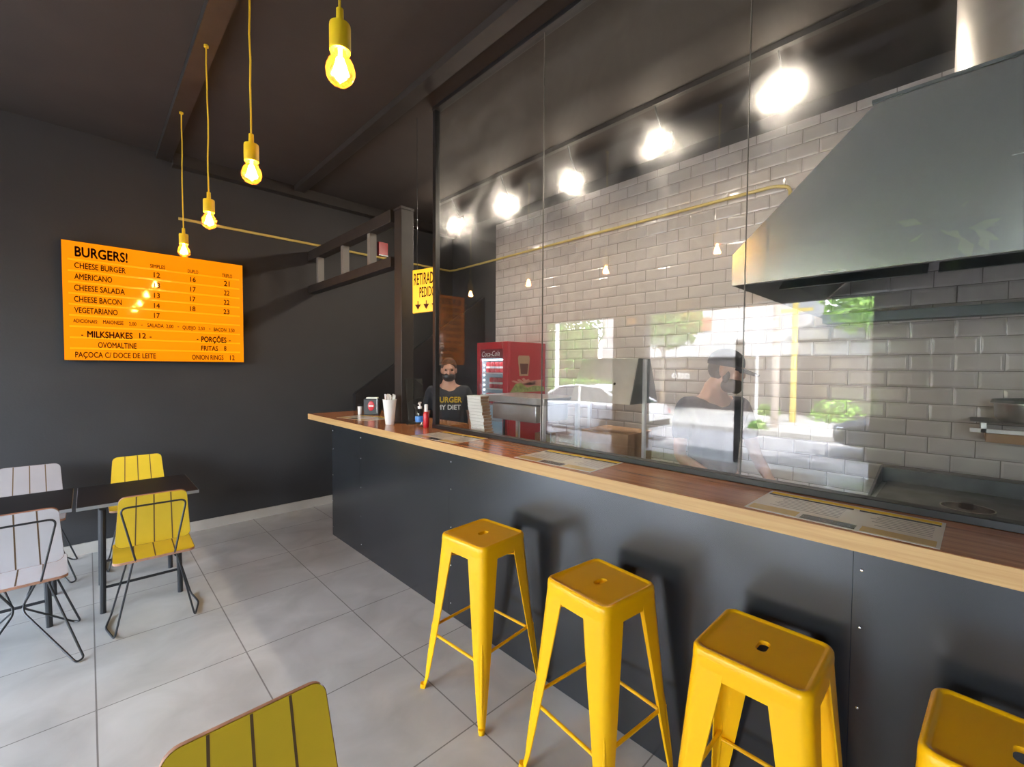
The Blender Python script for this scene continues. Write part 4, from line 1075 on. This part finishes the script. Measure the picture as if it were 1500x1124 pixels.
MB().b2((-.3, 0, 0), (0, 34, 4.3)).build('wall_body', mat('dark_olive_plaster', (.10, .095, .06), .9, var=.4, vscale=.6), t, smooth=0)
c = MB()
for k in range(4200):
    v = Vector((random.uniform(0, .25), random.uniform(0, 34), 4.6 * random.random()))
    s_ = random.uniform(.12, .28); q = Matrix.Rotation(random.uniform(0, 6), 3, Vector((random.random() - .5, random.random() - .5, random.random() - .5)).normalized())
    c.bm.faces.new([c.bm.verts.new(v + q @ Vector(w_)) for w_ in ((-s_, 0, 0), (0, -s_ * .45, .02), (s_, 0, 0), (0, s_ * .45, .02))])
c.build('ivy', MT['leaf'], t, smooth=0)
t = thing('hedge', 'long clipped hedge added on the far sidewalk as dark backdrop to the white car', 'hedge', (-12.2, 12.5, ZS + .13))  # added to put something dark behind the car instead of bright pavement
c = MB()
for k in range(5200):
    v = Vector((random.uniform(-.4, .4), random.uniform(-3.6, 7.5), random.uniform(0, 1.25)))
    s_ = random.uniform(.07, .15); q = Matrix.Rotation(random.uniform(0, 6), 3, Vector((random.random() - .5, random.random() - .5, random.random() - .5)).normalized())
    c.bm.faces.new([c.bm.verts.new(v + q @ Vector(w_)) for w_ in ((-s_, 0, 0), (0, -s_ * .45, .02), (s_, 0, 0), (0, s_ * .45, .02))])
c.build('foliage', MT['leaf'], t, smooth=0)
def car(label, m, loc, rz):
    """sedan, nose towards +y"""
    t = thing('car', label, 'car', loc, rz)
    secs = [(-2.25, .42, .78, .70), (-2.15, .30, .93, .80), (-1.6, .26, .99, .88), (-.9, .24, 1.0, .90), (.6, .24, .96, .90), (1.3, .25, .92, .88), (1.9, .28, .82, .82), (2.2, .34, .70, .68)]
    rings = []
    for y, z0, z1, w_ in secs:
        rings.append([(-w_ * .86, y, z0), (-w_, y, z0 + .14), (-w_, y, z1 - .16), (-w_ * .88, y, z1), (w_ * .88, y, z1), (w_, y, z1 - .16), (w_, y, z0 + .14), (w_ * .86, y, z0)])
    body = MB().loft(rings).build('body', m, t, bevel=.03)
    gs = [(-1.85, .96, .97, .70), (-1.0, .97, 1.36, .62), (-.2, .97, 1.42, .62), (.35, .95, 1.36, .61), (1.25, .92, .93, .70)]
    rg = [[(-w_ * 1.15, y, z0), (-w_, y, z1), (w_, y, z1), (w_ * 1.15, y, z0)] for y, z0, z1, w_ in gs]
    MB().loft(rg).build('cabin_glass', MT['carglass'], t)
    rf = MB(); rf.loft([[(-.63, y, z - .02), (-.60, y, z + .015), (.60, y, z + .015), (.63, y, z - .02)] for y, z in ((-1.15, 1.29), (-.9, 1.385), (-.2, 1.43), (.3, 1.385), (.5, 1.32))]); rf.build('roof', m, t)
    pl = MB()
    for s in (-1, 1):
        for a, b in (((s * .79, -1.80, .985), (s * .63, -1.05, 1.34)), ((s * .79, 1.2, .93), (s * .62, .38, 1.36)), ((s * .715, -.35, .97), (s * .63, -.3, 1.41))): pl.tube([a, b], .035, 8)
    pl.build('pillars', m, t)
    for y in (-1.35, 1.35):
        for s in (-1, 1):
            wl = MB(); wl.lathe([(0, -.10), (.25, -.10), (.31, -.08), (.325, 0), (.31, .08), (.25, .10), (0, .10)], 28)
            bmesh.ops.transform(wl.bm, matrix=Matrix.Translation((s * .80, y, .325)) @ Matrix.Rotation(PI / 2, 4, 'Y'), verts=wl.bm.verts)
            wh = wl.build('wheel', MT['tyre'], t)
            rm = MB()
            for q in range(5): rm.box((s * .905, y + .11 * math.sin(q * 2 * PI / 5), .325 + .11 * math.cos(q * 2 * PI / 5)), (.012, .05, .2), rot=Matrix.Rotation(-q * 2 * PI / 5, 3, 'X'))
            rm.build('rim', MT['rim'], wh, smooth=0)
    tl_ = MB(); hl = MB()
    for s in (-1, 1): tl_.box((s * .62, -2.16, .76), (.30, .14, .12)); hl.box((s * .60, 2.07, .62), (.30, .14, .12))
    tl_.build('tail_light', MT['tail'], t, bevel=.02); hl.build('headlight', MT['screw'], t, bevel=.02)
    for s in (-1, 1):
        for y in (-.55, .55): MB().box((s * .905, y, .84), (.02, .16, .03)).build('door_handle', m, t, bevel=.005)
    MB().box((0, -2.24, .50), (1.3, .08, .16)).build('bumper', MT['tyre'], t, bevel=.02)
    return t
car('white sedan car passing on the street outside', MT['carwhite'], (-6.62, 7.65, ZS), 0)
car('dark car parked at the right end of the reflected street', MT['cardark'], (-8.4, -.25, ZS), 0)
